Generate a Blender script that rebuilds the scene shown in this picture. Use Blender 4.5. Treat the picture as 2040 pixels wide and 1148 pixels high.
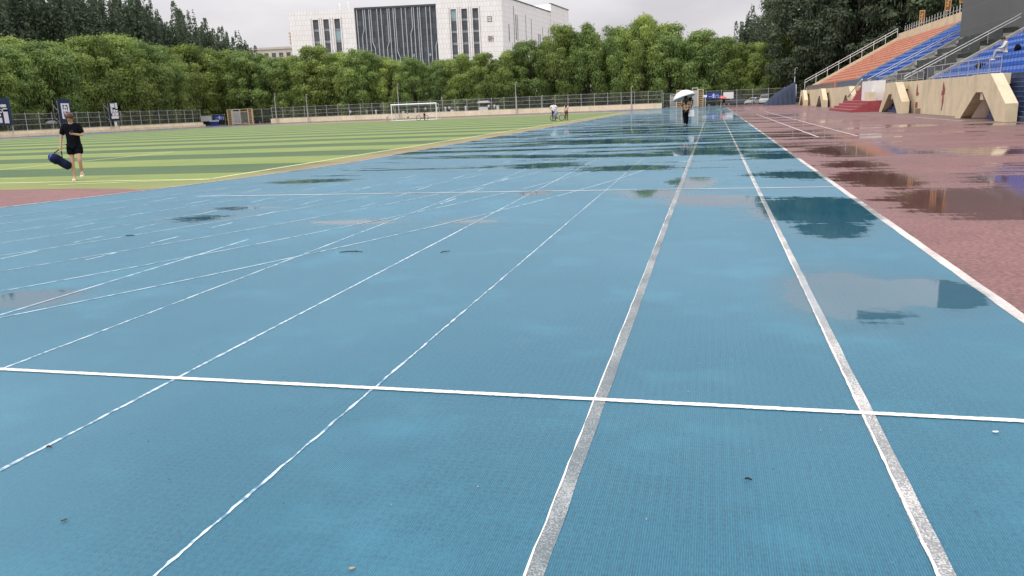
import bpy, bmesh, math, random
import numpy as np
from mathutils import Vector, Matrix
R = math.radians
for o in list(bpy.data.objects): bpy.data.objects.remove(o)
sc = bpy.context.scene
COL = sc.collection
random.seed(7)
# ------------------------------------------------------------------ camera
YAW, PIT, ROL, FPX = 0.25175, 0.22521, -0.040546, 1577.8
cam = bpy.data.cameras.new("camera"); cam_o = bpy.data.objects.new("camera", cam); COL.objects.link(cam_o)
cam.sensor_width = 36.0; cam.lens = FPX * 36.0 / 2040.0; cam.clip_start = .05; cam.clip_end = 3000
hr = Vector((math.cos(YAW), math.sin(YAW), 0)); hf = Vector((-math.sin(YAW), math.cos(YAW), 0)); up = Vector((0, 0, 1))
fw = hf * math.cos(PIT) - up * math.sin(PIT); u0 = hf * math.sin(PIT) + up * math.cos(PIT)
c_, s_ = math.cos(ROL), math.sin(ROL)
rt = hr * c_ + u0 * s_; uu = -hr * s_ + u0 * c_
M = Matrix((rt, uu, -fw)).transposed().to_4x4(); M.translation = (0, 0, 1.5)
cam_o.matrix_world = M
sc.camera = cam_o
# ------------------------------------------------------------------ world and sun
SUN_EL, SUN_AZ = R(52), R(215)
w = bpy.data.worlds.new("World"); sc.world = w; w.use_nodes = True
nt = w.node_tree; nt.nodes.clear()
def wn(t, **k):
    n = nt.nodes.new(t)
    for a, b in k.items(): setattr(n, a, b)
    return n
wo = wn('ShaderNodeOutputWorld'); sky = wn('ShaderNodeTexSky', sky_type='NISHITA')
sky.sun_disc = False; sky.sun_elevation = SUN_EL; sky.sun_rotation = SUN_AZ; sky.air_density = 1.5; sky.dust_density = 4
b1 = wn('ShaderNodeBackground'); b1.inputs[1].default_value = .08
b2 = wn('ShaderNodeBackground'); b2.inputs[1].default_value = 1.0
mx = wn('ShaderNodeMixShader'); mx.inputs[0].default_value = .93
tc = wn('ShaderNodeTexCoord'); sx = wn('ShaderNodeSeparateXYZ')
nz = wn('ShaderNodeTexNoise'); nz.inputs['Scale'].default_value = 2.6; nz.inputs['Detail'].default_value = 5; nz.inputs['Roughness'].default_value = .5
mpn = wn('ShaderNodeMapping'); mpn.inputs['Scale'].default_value = (1, 1, 2.4); mpn.inputs['Location'].default_value = (.35, .1, .2)
cr = wn('ShaderNodeValToRGB'); cr.color_ramp.elements[0].position = .38; cr.color_ramp.elements[1].position = .62
cr.color_ramp.elements[0].color = (.52, .50, .535, 1); cr.color_ramp.elements[1].color = (.74, .73, .74, 1)
el = wn('ShaderNodeMapRange'); el.inputs['From Min'].default_value = .05; el.inputs['From Max'].default_value = 1; el.inputs['To Min'].default_value = 1.0; el.inputs['To Max'].default_value = 3.0
vm = wn('ShaderNodeVectorMath', operation='SCALE')
L = nt.links.new
L(tc.outputs['Generated'], sx.inputs[0]); L(tc.outputs['Generated'], mpn.inputs[0]); L(mpn.outputs[0], nz.inputs[0]); L(nz.outputs[0], cr.inputs[0])
L(sx.outputs[2], el.inputs[0]); L(cr.outputs[0], vm.inputs[0]); L(el.outputs[0], vm.inputs['Scale']); L(vm.outputs[0], b2.inputs[0])
L(sky.outputs[0], b1.inputs[0]); L(b1.outputs[0], mx.inputs[1]); L(b2.outputs[0], mx.inputs[2]); L(mx.outputs[0], wo.inputs[0])
sun = bpy.data.lights.new("sun", 'SUN'); sun.energy = 1.5; sun.angle = R(18); sun.color = (1, .97, .92)
so = bpy.data.objects.new("sun", sun); COL.objects.link(so)
sd = Vector((math.sin(SUN_AZ) * math.cos(SUN_EL), math.cos(SUN_AZ) * math.cos(SUN_EL), math.sin(SUN_EL)))
so.rotation_euler = (-sd).to_track_quat('-Z', 'Y').to_euler()
sc.view_settings.view_transform = 'Standard'; sc.view_settings.look = 'None'; sc.view_settings.exposure = 0.25; sc.view_settings.gamma = 1
sc.cycles.max_bounces = 6; sc.cycles.transparent_max_bounces = 8
# ------------------------------------------------------------------ helpers
def tag(o, label=None, cat=None, group=None, kind=None):
    if label: o['label'] = label
    if cat: o['category'] = cat
    if group: o['group'] = group
    if kind: o['kind'] = kind
    return o
def empty(name, loc=(0, 0, 0), rz=0):
    o = bpy.data.objects.new(name, None); COL.objects.link(o); o.location = loc; o.rotation_euler = (0, 0, rz); o.empty_display_size = .2
    return o
def kids(o): return [c for c in bpy.data.objects if c.parent == o]
def copy_tree(o, parent=None):
    c = o.copy(); COL.objects.link(c); c.parent = parent
    for ch in kids(o): copy_tree(ch, c)
    return c
class MB:
    def __init__(s): s.v = []; s.f = []; s.m = []
    def add(s, vs, fs, mi=0):
        n = len(s.v); s.v += [tuple(v) for v in vs]; s.f += [tuple(i + n for i in f) for f in fs]; s.m += [mi] * len(fs); return s
    def box(s, x0, y0, z0, x1, y1, z1, mi=0):
        vs = [(x, y, z) for z in (z0, z1) for y in (y0, y1) for x in (x0, x1)]
        return s.add(vs, [(0, 2, 3, 1), (4, 5, 7, 6), (0, 1, 5, 4), (2, 6, 7, 3), (0, 4, 6, 2), (1, 3, 7, 5)], mi)
    def prism(s, poly, a, b, axis='y', mi=0):   # polygon extruded along an axis
        n = len(poly)
        def P(p, t): return {'y': (p[0], t, p[1]), 'x': (t, p[0], p[1]), 'z': (p[0], p[1], t)}[axis]
        vs = [P(p, a) for p in poly] + [P(p, b) for p in poly]
        fs = [tuple(range(n)), tuple(range(2 * n - 1, n - 1, -1))] + [(i, i + n, (i + 1) % n + n, (i + 1) % n) for i in range(n)]
        return s.add(vs, fs, mi)
    def tube(s, pts, r, n=6, mi=0, cap=True):
        pts = [Vector(p) for p in pts]; rs = r if isinstance(r, (list, tuple)) else [r] * len(pts)
        vs = []; fs = []
        for i, p in enumerate(pts):
            d = (pts[min(i + 1, len(pts) - 1)] - pts[max(i - 1, 0)]).normalized()
            a = d.cross(Vector((0, 0, 1)) if abs(d.z) < .95 else Vector((1, 0, 0))).normalized(); b = d.cross(a)
            for k in range(n):
                t = 2 * math.pi * k / n; vs.append(p + (a * math.cos(t) + b * math.sin(t)) * rs[i])
        for i in range(len(pts) - 1):
            for k in range(n): fs.append((i * n + k, i * n + (k + 1) % n, (i + 1) * n + (k + 1) % n, (i + 1) * n + k))
        if cap: fs.append(tuple(range(n - 1, -1, -1))); fs.append(tuple(range((len(pts) - 1) * n, len(pts) * n)))
        return s.add(vs, fs, mi)
    def ell(s, c, r, nu=12, nv=8, mi=0, fn=None, zmin=-1):
        vs = []; fs = []
        for j in range(nv + 1):
            ph = -math.pi / 2 + math.pi * j / nv
            for i in range(nu):
                th = 2 * math.pi * i / nu; d = Vector((math.cos(ph) * math.cos(th), math.cos(ph) * math.sin(th), max(math.sin(ph), zmin)))
                k = fn(d) if fn else 1; vs.append((c[0] + r[0] * d.x * k, c[1] + r[1] * d.y * k, c[2] + r[2] * d.z * k))
        for j in range(nv):
            for i in range(nu): fs.append((j * nu + i, j * nu + (i + 1) % nu, (j + 1) * nu + (i + 1) % nu, (j + 1) * nu + i))
        return s.add(vs, fs, mi)
    def build(s, name, mats, parent=None, smooth=False):
        me = bpy.data.meshes.new(name); me.from_pydata(s.v, [], s.f)
        for m in (mats if isinstance(mats, (list, tuple)) else [mats]): me.materials.append(m)
        me.polygons.foreach_set('material_index', s.m)
        if smooth: me.polygons.foreach_set('use_smooth', [True] * len(s.f))
        bm = bmesh.new(); bm.from_mesh(me); bmesh.ops.recalc_face_normals(bm, faces=bm.faces); bm.to_mesh(me); bm.free()
        me.update(); o = bpy.data.objects.new(name, me); COL.objects.link(o); o.parent = parent
        return o
def skin(name, verts, edges, mat, parent, sub=1, root=0):
    me = bpy.data.meshes.new(name); me.from_pydata([v[:3] for v in verts], edges, [])
    o = bpy.data.objects.new(name, me); COL.objects.link(o); m = o.modifiers.new('skin', 'SKIN')
    sv = me.skin_vertices[0].data
    for i, v in enumerate(verts):
        r = v[3]; sv[i].radius = r if isinstance(r, tuple) else (r, r); sv[i].use_root = (i == root)
    m.use_smooth_shade = True
    o.modifiers.new('sub', 'SUBSURF').levels = sub
    dg = bpy.context.evaluated_depsgraph_get(); dg.update()
    nm = bpy.data.meshes.new_from_object(o.evaluated_get(dg)); nm.name = name
    bpy.data.objects.remove(o); bpy.data.meshes.remove(me)
    nm.materials.clear(); nm.materials.append(mat)
    nm.polygons.foreach_set('use_smooth', [True] * len(nm.polygons))
    q = bpy.data.objects.new(name, nm); COL.objects.link(q); q.parent = parent
    return q
ORD = ['first', 'second', 'third', 'fourth', 'fifth', 'sixth', 'seventh', 'eighth', 'ninth', 'tenth', 'eleventh', 'twelfth', 'thirteenth', 'fourteenth', 'fifteenth', 'sixteenth', 'seventeenth', 'eighteenth', 'nineteenth', 'twentieth', 'twenty-first', 'twenty-second', 'twenty-third', 'twenty-fourth', 'twenty-fifth', 'twenty-sixth', 'twenty-seventh', 'twenty-eighth', 'twenty-ninth', 'thirtieth', 'thirty-first', 'thirty-second', 'thirty-third', 'thirty-fourth']
# ------------------------------------------------------------------ materials
class NT:
    def __init__(s, name):
        s.m = bpy.data.materials.new(name); s.m.use_nodes = True; s.t = s.m.node_tree; s.b = s.t.nodes['Principled BSDF']; s.out = s.t.nodes['Material Output']
    def n(s, t, ins=None, **k):
        q = s.t.nodes.new(t)
        for a, b in k.items(): setattr(q, a, b)
        for a, b in (ins or {}).items():
            if isinstance(b, bpy.types.NodeSocket): s.t.links.new(b, q.inputs[a])
            else: q.inputs[a].default_value = b
        return q
    def math(s, op, a, b=0., c=None, clamp=False):
        d = {0: a, 1: b}
        if c is not None: d[2] = c
        return s.n('ShaderNodeMath', d, operation=op, use_clamp=clamp).outputs[0]
    def mix(s, f, a, b):
        q = s.n('ShaderNodeMix', data_type='RGBA')
        for i, v in ((0, f), (6, a), (7, b)):
            if isinstance(v, bpy.types.NodeSocket): s.t.links.new(v, q.inputs[i])
            else: q.inputs[i].default_value = v if i == 0 else (*v[:3], 1)
        return q.outputs[2]
    def noise(s, vec, scale, detail=4, rough=.5): return s.n('ShaderNodeTexNoise', {0: vec, 'Scale': scale, 'Detail': detail, 'Roughness': rough}).outputs[0]
    def ramp(s, f, a, b, lo=0., hi=1.): return s.n('ShaderNodeMapRange', {0: f, 1: a, 2: b, 3: lo, 4: hi}).outputs[0]
    def set(s, **k):
        for a, b in k.items():
            nm = {'col': 'Base Color', 'rough': 'Roughness', 'normal': 'Normal', 'metal': 'Metallic', 'spec': 'Specular IOR Level'}[a]
            if isinstance(b, bpy.types.NodeSocket): s.t.links.new(b, s.b.inputs[nm])
            else: s.b.inputs[nm].default_value = (*b, 1) if nm == 'Base Color' else b
        return s.m
def plain(name, col, rough=.6, var=.15, scale=3., metal=0., stain=None, coords='Object'):
    q = NT(name); t = q.n('ShaderNodeTexCoord').outputs[coords]
    n1 = q.noise(t, scale, 5); n2 = q.noise(t, scale * 7, 3)
    f = q.math('MULTIPLY', q.math('ADD', n1, n2), .5)
    lo = tuple(c * (1 - var * 1.6) for c in col); hi = tuple(min(1, c * (1 + var)) for c in col)
    c = q.mix(q.ramp(f, .35, .65), lo, hi)
    if stain:
        mp = q.n('ShaderNodeMapping', {0: t, 'Scale': (.7, .7, .28)}).outputs[0]
        c = q.mix(q.ramp(q.noise(mp, 1.6, 6, .6), .48, .75, 0, .6), c, stain)
    return q.set(col=c, rough=rough, metal=metal)
ground_pos = None
def wet_surface(name, color_fn, mask_fn, dark, rough=.42, bump=None, water_rough=.04, sheen=.5):
    q = NT(name); P = q.n('ShaderNodeNewGeometry').outputs['Position']; xyz = q.n('ShaderNodeSeparateXYZ', {0: P})
    X, Y = xyz.outputs[0], xyz.outputs[1]
    col = color_fn(q, P, X, Y); mask, film = mask_fn(q, P, X, Y)
    col = q.mix(q.math('MULTIPLY', film, .35), col, dark)
    rr = q.math('SUBTRACT', rough, q.math('MULTIPLY', film, .16))
    q.set(col=col, rough=rr, spec=min(sheen, .6))
    if sheen > .5: q.b.inputs['Sheen Weight'].default_value = .62; q.b.inputs['Sheen Roughness'].default_value = .28; q.b.inputs['Sheen Tint'].default_value = (.45, .80, 1, 1)
    if bump: q.set(normal=bump(q, P, X, Y))
    wcol = q.mix(.34, col, dark)
    rip = q.noise(P, 9., 3); bn = q.n('ShaderNodeBump', {'Height': rip, 'Strength': .012, 'Distance': .02}).outputs[0]
    wat = q.n('ShaderNodeBsdfPrincipled', {'Base Color': wcol, 'Roughness': water_rough, 'IOR': 1.36, 'Normal': bn})
    ms = q.n('ShaderNodeMixShader', {0: mask, 1: q.b.outputs[0], 2: wat.outputs[0]})
    q.t.links.new(ms.outputs[0], q.out.inputs[0])
    return q.m
def ellipses(q, P, lst):
    cur = None
    for cx, cy, rx, ry, k in lst:
        d = q.n('ShaderNodeVectorMath', {0: P, 1: (cx, cy, 0)}, operation='SUBTRACT').outputs[0]
        d = q.n('ShaderNodeVectorMath', {0: d, 1: (1 / rx, 1 / ry, 0)}, operation='MULTIPLY').outputs[0]
        l = q.n('ShaderNodeVectorMath', {0: d}, operation='LENGTH').outputs['Value']
        v = q.math('MULTIPLY', q.math('SUBTRACT', 1., l), k)
        cur = v if cur is None else q.math('MAXIMUM', cur, v)
    return q.math('MAXIMUM', cur, -1.)
BLUE_PUDS = [(1.0, 6.25, .55, 1.0, 1.0), (1.65, 6.35, .38, .65, 1.0), (1.35, 11.2, 1.0, 1.7, 1.1), (.1, 12.3, 1.0, .9, .9), (1.3, 9.4, .5, .7, .8),
    (-.35, 15.0, .5, 1.3, 1.0), (-.9, 13.2, .7, .8, .6), (-1.9, 18.5, 1.5, 1.0, .8), (1.5, 16.2, 1.0, 1.2, .7), (1.5, 21.5, .9, 1.3, .9), (-5.85, 5.6, .55, .42, 1.0),
    (-7.6, 10.6, .7, .45, .5), (-7.9, 11.8, .9, .35, .4), (-8.9, 16.8, 1.3, .9, .45), (-4.9, 10.1, .8, .35, .5), (-3.2, 10.2, .5, .35, .6), (-3.0, 13.6, .35, .5, .7), (-.4, 24, 2.2, 1.6, .7), (-4.0, 19.8, 1.3, 1.2, .7)]
RED_PUDS = [(3.4, 11.8, 1.25, 1.9, 1.1), (4.4, 12.3, 1.4, 1.3, 1.1), (2.9, 15.2, .9, 2.0, .9), (5.2, 14.5, 1.6, 1.6, .8), (3.7, 22.8, 1.5, 3.0, 1.1), (6.2, 21.5, 2.2, 1.6, .5), (6.6, 16.5, 2.0, 1.8, .5), (3.0, 18.3, 1.0, 1.5, .6), (8.5, 38.5, 1.5, 1.6, .8), (11.3, 37.2, 1.4, 1.4, .9)]
def common_mask(lst, far_lo, far_hi, far_gain):
    def fn(q, P, X, Y):
        Ps = q.n('ShaderNodeMapping', {0: P, 'Scale': (.20, 1.1, 1)}).outputs[0]; Pr = q.n('ShaderNodeMapping', {0: P, 'Scale': (9., .9, 1)}).outputs[0]
        n1 = q.noise(Ps, 1.9, 8, .76); n2 = q.noise(Pr, 1.6, 4, .6); n3 = q.noise(Ps, .62, 4, .6)
        E_ = ellipses(q, P, lst)
        jit = q.math('ADD', q.math('MULTIPLY', q.math('SUBTRACT', n1, .5), 1.35), q.math('MULTIPLY', q.math('SUBTRACT', n2, .5), .30))
        a = q.math('ADD', q.math('SUBTRACT', E_, .15), q.math('MULTIPLY', jit, q.ramp(Y, 7., 15., .95, 1.8)))
        fz = q.math('MULTIPLY', q.ramp(Y, far_lo, far_hi, -.6, far_gain), q.ramp(Y, 70, 150, 1., .35))
        fz = q.math('SUBTRACT', q.math('SUBTRACT', fz, q.ramp(X, -10.8, -4., .10, 0.)), q.ramp(X, 4.5, 9., 0., .14))
        b = q.math('ADD', q.math('ADD', q.math('MULTIPLY', q.math('SUBTRACT', n3, .5), 1.7), fz), q.math('MULTIPLY', jit, .85))
        m = q.math('MAXIMUM', a, b)
        mask = q.ramp(m, -.02, .10, 0., 1.); mask = q.math('MULTIPLY', mask, q.ramp(Y, 5., 11., .74, .97))
        film = q.ramp(m, -.42, .06)
        return mask, film
    return fn
blue_mask = common_mask(BLUE_PUDS, 9, 24, .07); red_mask = common_mask(RED_PUDS, 12, 26, -.03)
BLUE = (.050, .175, .285)
def ribs(q, P, X, Y, amt=.35):
    wv = q.n('ShaderNodeTexWave', {0: P, 'Scale': 36., 'Distortion': .3, 'Detail': 1., 'Detail Scale': 3.}, wave_type='BANDS', bands_direction='X').outputs['Fac']
    nn = q.noise(P, 240., 2)
    h = q.math('ADD', wv, q.math('MULTIPLY', nn, .8))
    return q.n('ShaderNodeBump', {'Height': h, 'Strength': amt, 'Distance': .004}).outputs[0]
def blue_col(q, P, X, Y):
    n1 = q.noise(P, .5, 6, .6); n2 = q.noise(P, 3.3, 5, .6); n3 = q.noise(P, 160., 2)
    c = q.mix(q.ramp(n1, .3, .7), (.013, .160, .236), (.024, .200, .288))
    c = q.mix(q.ramp(n2, .45, .75, 0, .2), c, (.07, .22, .31))
    c = q.mix(q.ramp(n3, .3, .75, 0, .6), c, (.008, .075, .14))
    wv = q.n('ShaderNodeTexWave', {0: P, 'Scale': 7.5, 'Distortion': .9, 'Detail': 2., 'Detail Scale': 1.}, wave_type='BANDS', bands_direction='X').outputs['Fac']
    w2 = q.n('ShaderNodeTexWave', {0: P, 'Scale': 9.0, 'Distortion': 2.2, 'Detail': 3., 'Detail Scale': 1.5}, wave_type='BANDS', bands_direction='Y').outputs['Fac']
    c = q.mix(q.math('MULTIPLY', q.math('MULTIPLY', wv, w2), q.ramp(q.noise(P, 2.3, 4, .6), .35, .7, .12, .75)), c, (.006, .065, .11))
    rb = q.n('ShaderNodeTexWave', {0: P, 'Scale': 36., 'Distortion': .3, 'Detail': 1.}, wave_type='BANDS', bands_direction='X').outputs['Fac']
    c = q.mix(q.math('MULTIPLY', rb, .75), c, (.006, .065, .105))
    dn = q.noise(q.n('ShaderNodeMapping', {0: P, 'Scale': (150., 34., 1)}).outputs[0], 1., 2, .5); c = q.mix(q.ramp(dn, .5, .62, 0, .5), c, (.006, .06, .11))
    hb = q.n('ShaderNodeTexWave', {0: P, 'Scale': 3.3, 'Distortion': 2.5, 'Detail': 3., 'Detail Scale': 1.2}, wave_type='BANDS', bands_direction='Y').outputs['Fac']; c = q.mix(q.math('MULTIPLY', hb, .10), c, (.01, .09, .16))
    sp = q.noise(P, 38., 2, .5); c = q.mix(q.ramp(sp, .76, .79, 0, .8), c, (.012, .02, .03))
    gy = q.noise(P, .23, 3); c = q.mix(q.ramp(gy, .48, .68, 0, .3), c, (.06, .20, .28))
    g2 = q.noise(P, 1.1, 5, .6); c = q.mix(q.ramp(g2, .52, .7, 0, .3), c, (.05, .24, .34))
    g3 = q.noise(P, .8, 3, .5); c = q.mix(q.ramp(g3, .56, .72, 0, .4), c, (.012, .10, .17))
    return c
mat_blue = wet_surface('blue_rubber', blue_col, blue_mask, (.012, .05, .075), .52, ribs, .03, .55)
def red_col(q, P, X, Y):
    n1 = q.noise(P, .4, 5); n2 = q.noise(P, 22., 4, .7); n3 = q.noise(P, 3., 5, .65)
    c = q.mix(q.ramp(n1, .3, .7), (.235, .105, .098), (.315, .148, .138))
    c = q.mix(q.ramp(n2, .38, .66, .75, 0), c, (.055, .022, .022))
    c = q.mix(q.ramp(n3, .46, .74, 0, .6), c, (.11, .048, .045))
    ap = q.math('MULTIPLY', q.ramp(X, 9.2, 11.6), .7)
    return q.mix(ap, c, (.17, .12, .10))
mat_red = wet_surface('red_rubber', red_col, red_mask, (.055, .02, .018), .66,
    lambda q, P, X, Y: q.n('ShaderNodeBump', {'Height': q.noise(P, 60., 3), 'Strength': .5, 'Distance': .006}).outputs[0], .05)
def line_mat(name, col, wear, under, thresh, scale=30.):
    def cf(q, P, X, Y):
        n1 = q.noise(P, scale, 4, .7); n2 = q.noise(P, 1.6, 4, .6)
        f = q.math('ADD', q.math('MULTIPLY', n1, .65), q.math('MULTIPLY', n2, .35))
        c = q.mix(q.ramp(q.noise(P, 11., 4), .35, .7), tuple(x * .82 for x in col), col)
        return q.mix(q.ramp(f, thresh, thresh + .09, 0, wear), c, under)
    return wet_surface(name, cf, blue_mask, (.25, .3, .32), .5, None, .08)
mat_new = line_mat('line_white_fresh', (.76, .74, .69), .6, (.38, .40, .38), .58, 70.)
mat_new2 = line_mat('line_white_far', (.74, .74, .72), .3, (.4, .45, .46), .6)
mat_edge = line_mat('line_white_edge', (.66, .62, .58), .8, (.30, .19, .17), .5, 120.)
mat_half = line_mat('line_white_half_worn', (.58, .57, .54), .95, (.17, .18, .19), .44, 120.)
mat_worn = line_mat('line_white_worn', (.37, .39, .385), .95, (.09, .12, .135), .42, 150.)
mat_thin = line_mat('line_white_thin', (.52, .62, .66), .9, BLUE, .47, 16.)
mat_pale = line_mat('line_pale', (.42, .58, .66), .8, BLUE, .47, 9.)
def turf_col(q, P, X, Y):
    t = q.math('FRACT', q.math('DIVIDE', q.math('SUBTRACT', Y, 19.8), 7.34))
    nj = q.math('MULTIPLY', q.math('SUBTRACT', q.noise(P, 2.5, 3), .5), .03)
    dk = q.math('LESS_THAN', q.math('ADD', t, nj), .485)
    dk = q.math('MULTIPLY', dk, q.math('GREATER_THAN', Y, 19.8))
    n1 = q.noise(P, .25, 5, .6); n2 = q.noise(P, 30., 3)
    lt = q.mix(q.ramp(n1, .35, .65), (.165, .235, .052), (.222, .268, .072))
    d_ = q.mix(q.ramp(n1, .35, .65), (.048, .10, .036), (.065, .122, .044))
    c = q.mix(dk, lt, d_)
    c = q.mix(q.ramp(n2, .35, .7, 0, .35), c, (.05, .09, .02))
    dirt = q.math('MAXIMUM', q.math('MAXIMUM', q.ramp(X, -12.9, -11.2), q.ramp(Y, 119., 122.)), q.ramp(Y, 18.6, 15.6, 0, .55))
    dirt = q.math('ADD', dirt, q.math('MULTIPLY', q.math('SUBTRACT', q.noise(P, .8, 5, .65), .5), .9), clamp=True)
    dirt = q.math('MULTIPLY', dirt, q.math('MAXIMUM', q.math('MAXIMUM', q.ramp(X, -14., -12.2), q.ramp(Y, 115., 120.)), q.ramp(Y, 19.8, 17.5, .06, .7)))
    return q.mix(dirt, c, (.25, .19, .10))
q = NT('turf_green'); P_ = q.n('ShaderNodeNewGeometry').outputs['Position']; xy_ = q.n('ShaderNodeSeparateXYZ', {0: P_})
mat_turf = q.set(col=turf_col(q, P_, xy_.outputs[0], xy_.outputs[1]), rough=.8, normal=q.n('ShaderNodeBump', {'Height': q.noise(P_, 90., 2), 'Strength': .6, 'Distance': .02}).outputs[0])
mat_turfline = plain('turf_line', (.62, .66, .33), .8, .15, 2.)
mat_earth = plain('earth_asphalt', (.10, .095, .085), .8, .25, .3)
CREAM = plain('cream_render', (.60, .50, .34), .75, .07, .7, stain=(.36, .29, .20))
CREAM2 = plain('cream_wall', (.72, .64, .47), .8, .10, .5, stain=(.5, .42, .28))
CONC = plain('grey_concrete', (.30, .29, .27), .75, .15, 1.5, stain=(.16, .15, .14))
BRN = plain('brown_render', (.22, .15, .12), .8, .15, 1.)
ORANGE = plain('orange_paint', (.48, .19, .12), .55, .16, .9, stain=(.36, .13, .08))
SEATO = plain('orange_seat', (.54, .225, .145), .5, .2, 1.2)
BLUEP = plain('blue_paint', (.018, .075, .30), .5, .2, .9, stain=(.015, .035, .12))
SEATB = plain('blue_seat', (.022, .11, .46), .38, .2, 1.1)
SEATP = plain('pale_blue_strip', (.22, .34, .62), .5, .2, 2.)
NAVYS = plain('navy_step_paint', (.02, .045, .13), .5, .35, 2.5, stain=(.006, .010, .02))
REDST = plain('red_step_paint', (.33, .055, .07), .45, .15, 1.5, stain=(.18, .035, .045))
STEEL = plain('galvanised_steel', (.34, .35, .36), .45, .12, 5., metal=.4)
POST = plain('fence_post_grey', (.42, .43, .43), .5, .1, 2.)
MESH = plain('fence_mesh_grey', (.11, .12, .125), .6, .1, 2.)
WHITE = plain('white_paint', (.78, .78, .77), .45, .04, 2.)
GREYM = plain('grey_cladding', (.105, .108, .110), .45, .10, .35)
DARKW = plain('dark_opening', (.02, .02, .022), .4, .1, 1.)
TARPG = plain('dark_tarpaulin', (.035, .042, .038), .6, .3, .8)
TARPE = plain('pale_tarp_fold', (.26, .27, .24), .6, .2, 3.)
TARPB = plain('navy_tarpaulin', (.010, .020, .05), .75, .2, .8)
NAVY = plain('billboard_navy', (.008, .028, .085), .5, .15, 1.)
BANB = plain('banner_blue', (.02, .05, .30), .5, .1, 1.)
PAINTM = plain('mural_maroon', (.26, .06, .07), .8, .3, 6.)
GOLD = plain('gold_frame', (.45, .33, .10), .5, .1, 4.)
SIGNR = plain('sign_red', (.22, .05, .03), .6, .3, 2.)
BARK = plain('bark', (.085, .07, .055), .9, .3, 4.)
YEL = plain('gate_cream_metal', (.62, .50, .30), .5, .08, 3.)
BLK = plain('black_cloth', (.004, .005, .009), .9, .3, 5.); BLK.node_tree.nodes['Principled BSDF'].inputs['Specular IOR Level'].default_value = .12
NVB = plain('navy_bag', (.005, .009, .04), .7, .35, 9.); NVB.node_tree.nodes['Principled BSDF'].inputs['Specular IOR Level'].default_value = .15
SKIN = plain('skin', (.48, .29, .20), .55, .06, 8.)
HAIR = plain('dark_hair', (.022, .013, .009), .5, .3, 20.)
HAIRB = plain('brown_hair', (.07, .032, .017), .5, .35, 25.)
WCL = plain('white_cloth', (.70, .70, .71), .85, .06, 5.)
GCL = plain('grey_cloth', (.33, .34, .36), .85, .1, 5.)
PINK = plain('pink_cloth', (.62, .40, .37), .85, .08, 5.)
BRC = plain('brown_cloth', (.13, .085, .03), .85, .2, 6.)
LAV = plain('lavender_cloth', (.25, .26, .40), .85, .15, 6.)
REDU = plain('red_umbrella_cloth', (.55, .10, .11), .5, .1, 4.)
UMBW = plain('cream_umbrella_cloth', (.78, .76, .68), .5, .05, 4.)
SHOE = plain('cream_slides', (.66, .62, .48), .5, .05, 6.)
RUB = plain('black_rubber', (.012, .012, .013), .6, .2, 10.)
GLS = NT('dark_glass'); mat_glass = GLS.set(col=(.05, .06, .07), rough=.12, spec=.6)
# ------------------------------------------------------------------ ground sheets
def sheet(name, poly, z, mat, holes=None):
    mb = MB(); mb.add([(x, y, z) for x, y in poly], [tuple(range(len(poly)))]); return tag(mb.build(name, mat), kind='structure')
sheet('ground', [(-1500, -60), (1500, -60), (1500, 2500), (-1500, 2500)], -.03, mat_earth)
sheet('red_apron', [(-100, -20), (13.6, -20), (13.6, 159.5), (-100, 159.5)], 0, mat_red)
CX, CY0, CY1 = -46.7, 25., 109.4
sheet('running_track', [(-10.8, -20), (2.0, -20), (2.0, 158.5), (-10.8, 158.5)], .008, mat_blue)
mb = MB()
def arc(cy, r, a0, a1, n): return [(CX + r * math.cos(a0 + (a1 - a0) * i / n), cy + r * math.sin(a0 + (a1 - a0) * i / n)) for i in range(n + 1)]
def ring(mb, cy, r0, r1, a0, a1, n, z, mi=0):
    A = arc(cy, r0, a0, a1, n); B = arc(cy, r1, a0, a1, n)
    mb.add([(x, y, z) for x, y in A + B], [(i, i + 1, n + 1 + i + 1, n + 1 + i) for i in range(n)], mi)
ring(mb, CY0, 35.9, 46.3, -math.pi, 0, 90, .004); ring(mb, CY1, 35.9, 46.3, 0, math.pi, 60, .004)
mb.add([(CX - 46.3, CY0, .004), (CX - 35.9, CY0, .004), (CX - 35.9, CY1, .004), (CX - 46.3, CY1, .004)], [(0, 1, 2, 3)])
tag(mb.build('track_bend', mat_blue), kind='structure')
sheet('artificial_turf', [(-81.8, 16.0), (-14.6, 15.8), (-13.2, 15.6), (-12.5, 15.3), (-11.7, 16.1), (-11.2, 17.2), (-10.9, 18.8), (-10.9, 25), (-10.9, 110), (-12, 122), (-14, 127), (-20, 132), (-74, 132), (-81.8, 122)], .003, mat_turf)
# pitch lines
mb = MB()
def hline(mb, x0, y0, x1, y1, wd, z, mi=0):
    d = Vector((x1 - x0, y1 - y0, 0)).normalized(); n = Vector((-d.y, d.x, 0)) * wd / 2
    a, b = Vector((x0, y0, z)), Vector((x1, y1, z)); mb.add([a - n, b - n, b + n, a + n], [(0, 1, 2, 3)], mi)
Z = .007
hline(mb, -81, 17.8, -12.4, 17.8, .11, Z); hline(mb, -12.4, 17.95, -12.5, 120, .12, Z + .001); hline(mb, -81, 120.6, -12.5, 120.6, .11, Z)
hline(mb, -24.7, 17.9, -25.2, 33.6, .11, Z + .001); hline(mb, -66, 33.7, -25.2, 33.7, .11, Z + .002)
hline(mb, -16.5, 16.9, -12.2, 17.75, .09, Z + .002); hline(mb, -20.5, 19.3, -19.6, 19.3, .07, Z + .001)
tag(mb.build('pitch_markings', mat_turfline), kind='structure')
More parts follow.
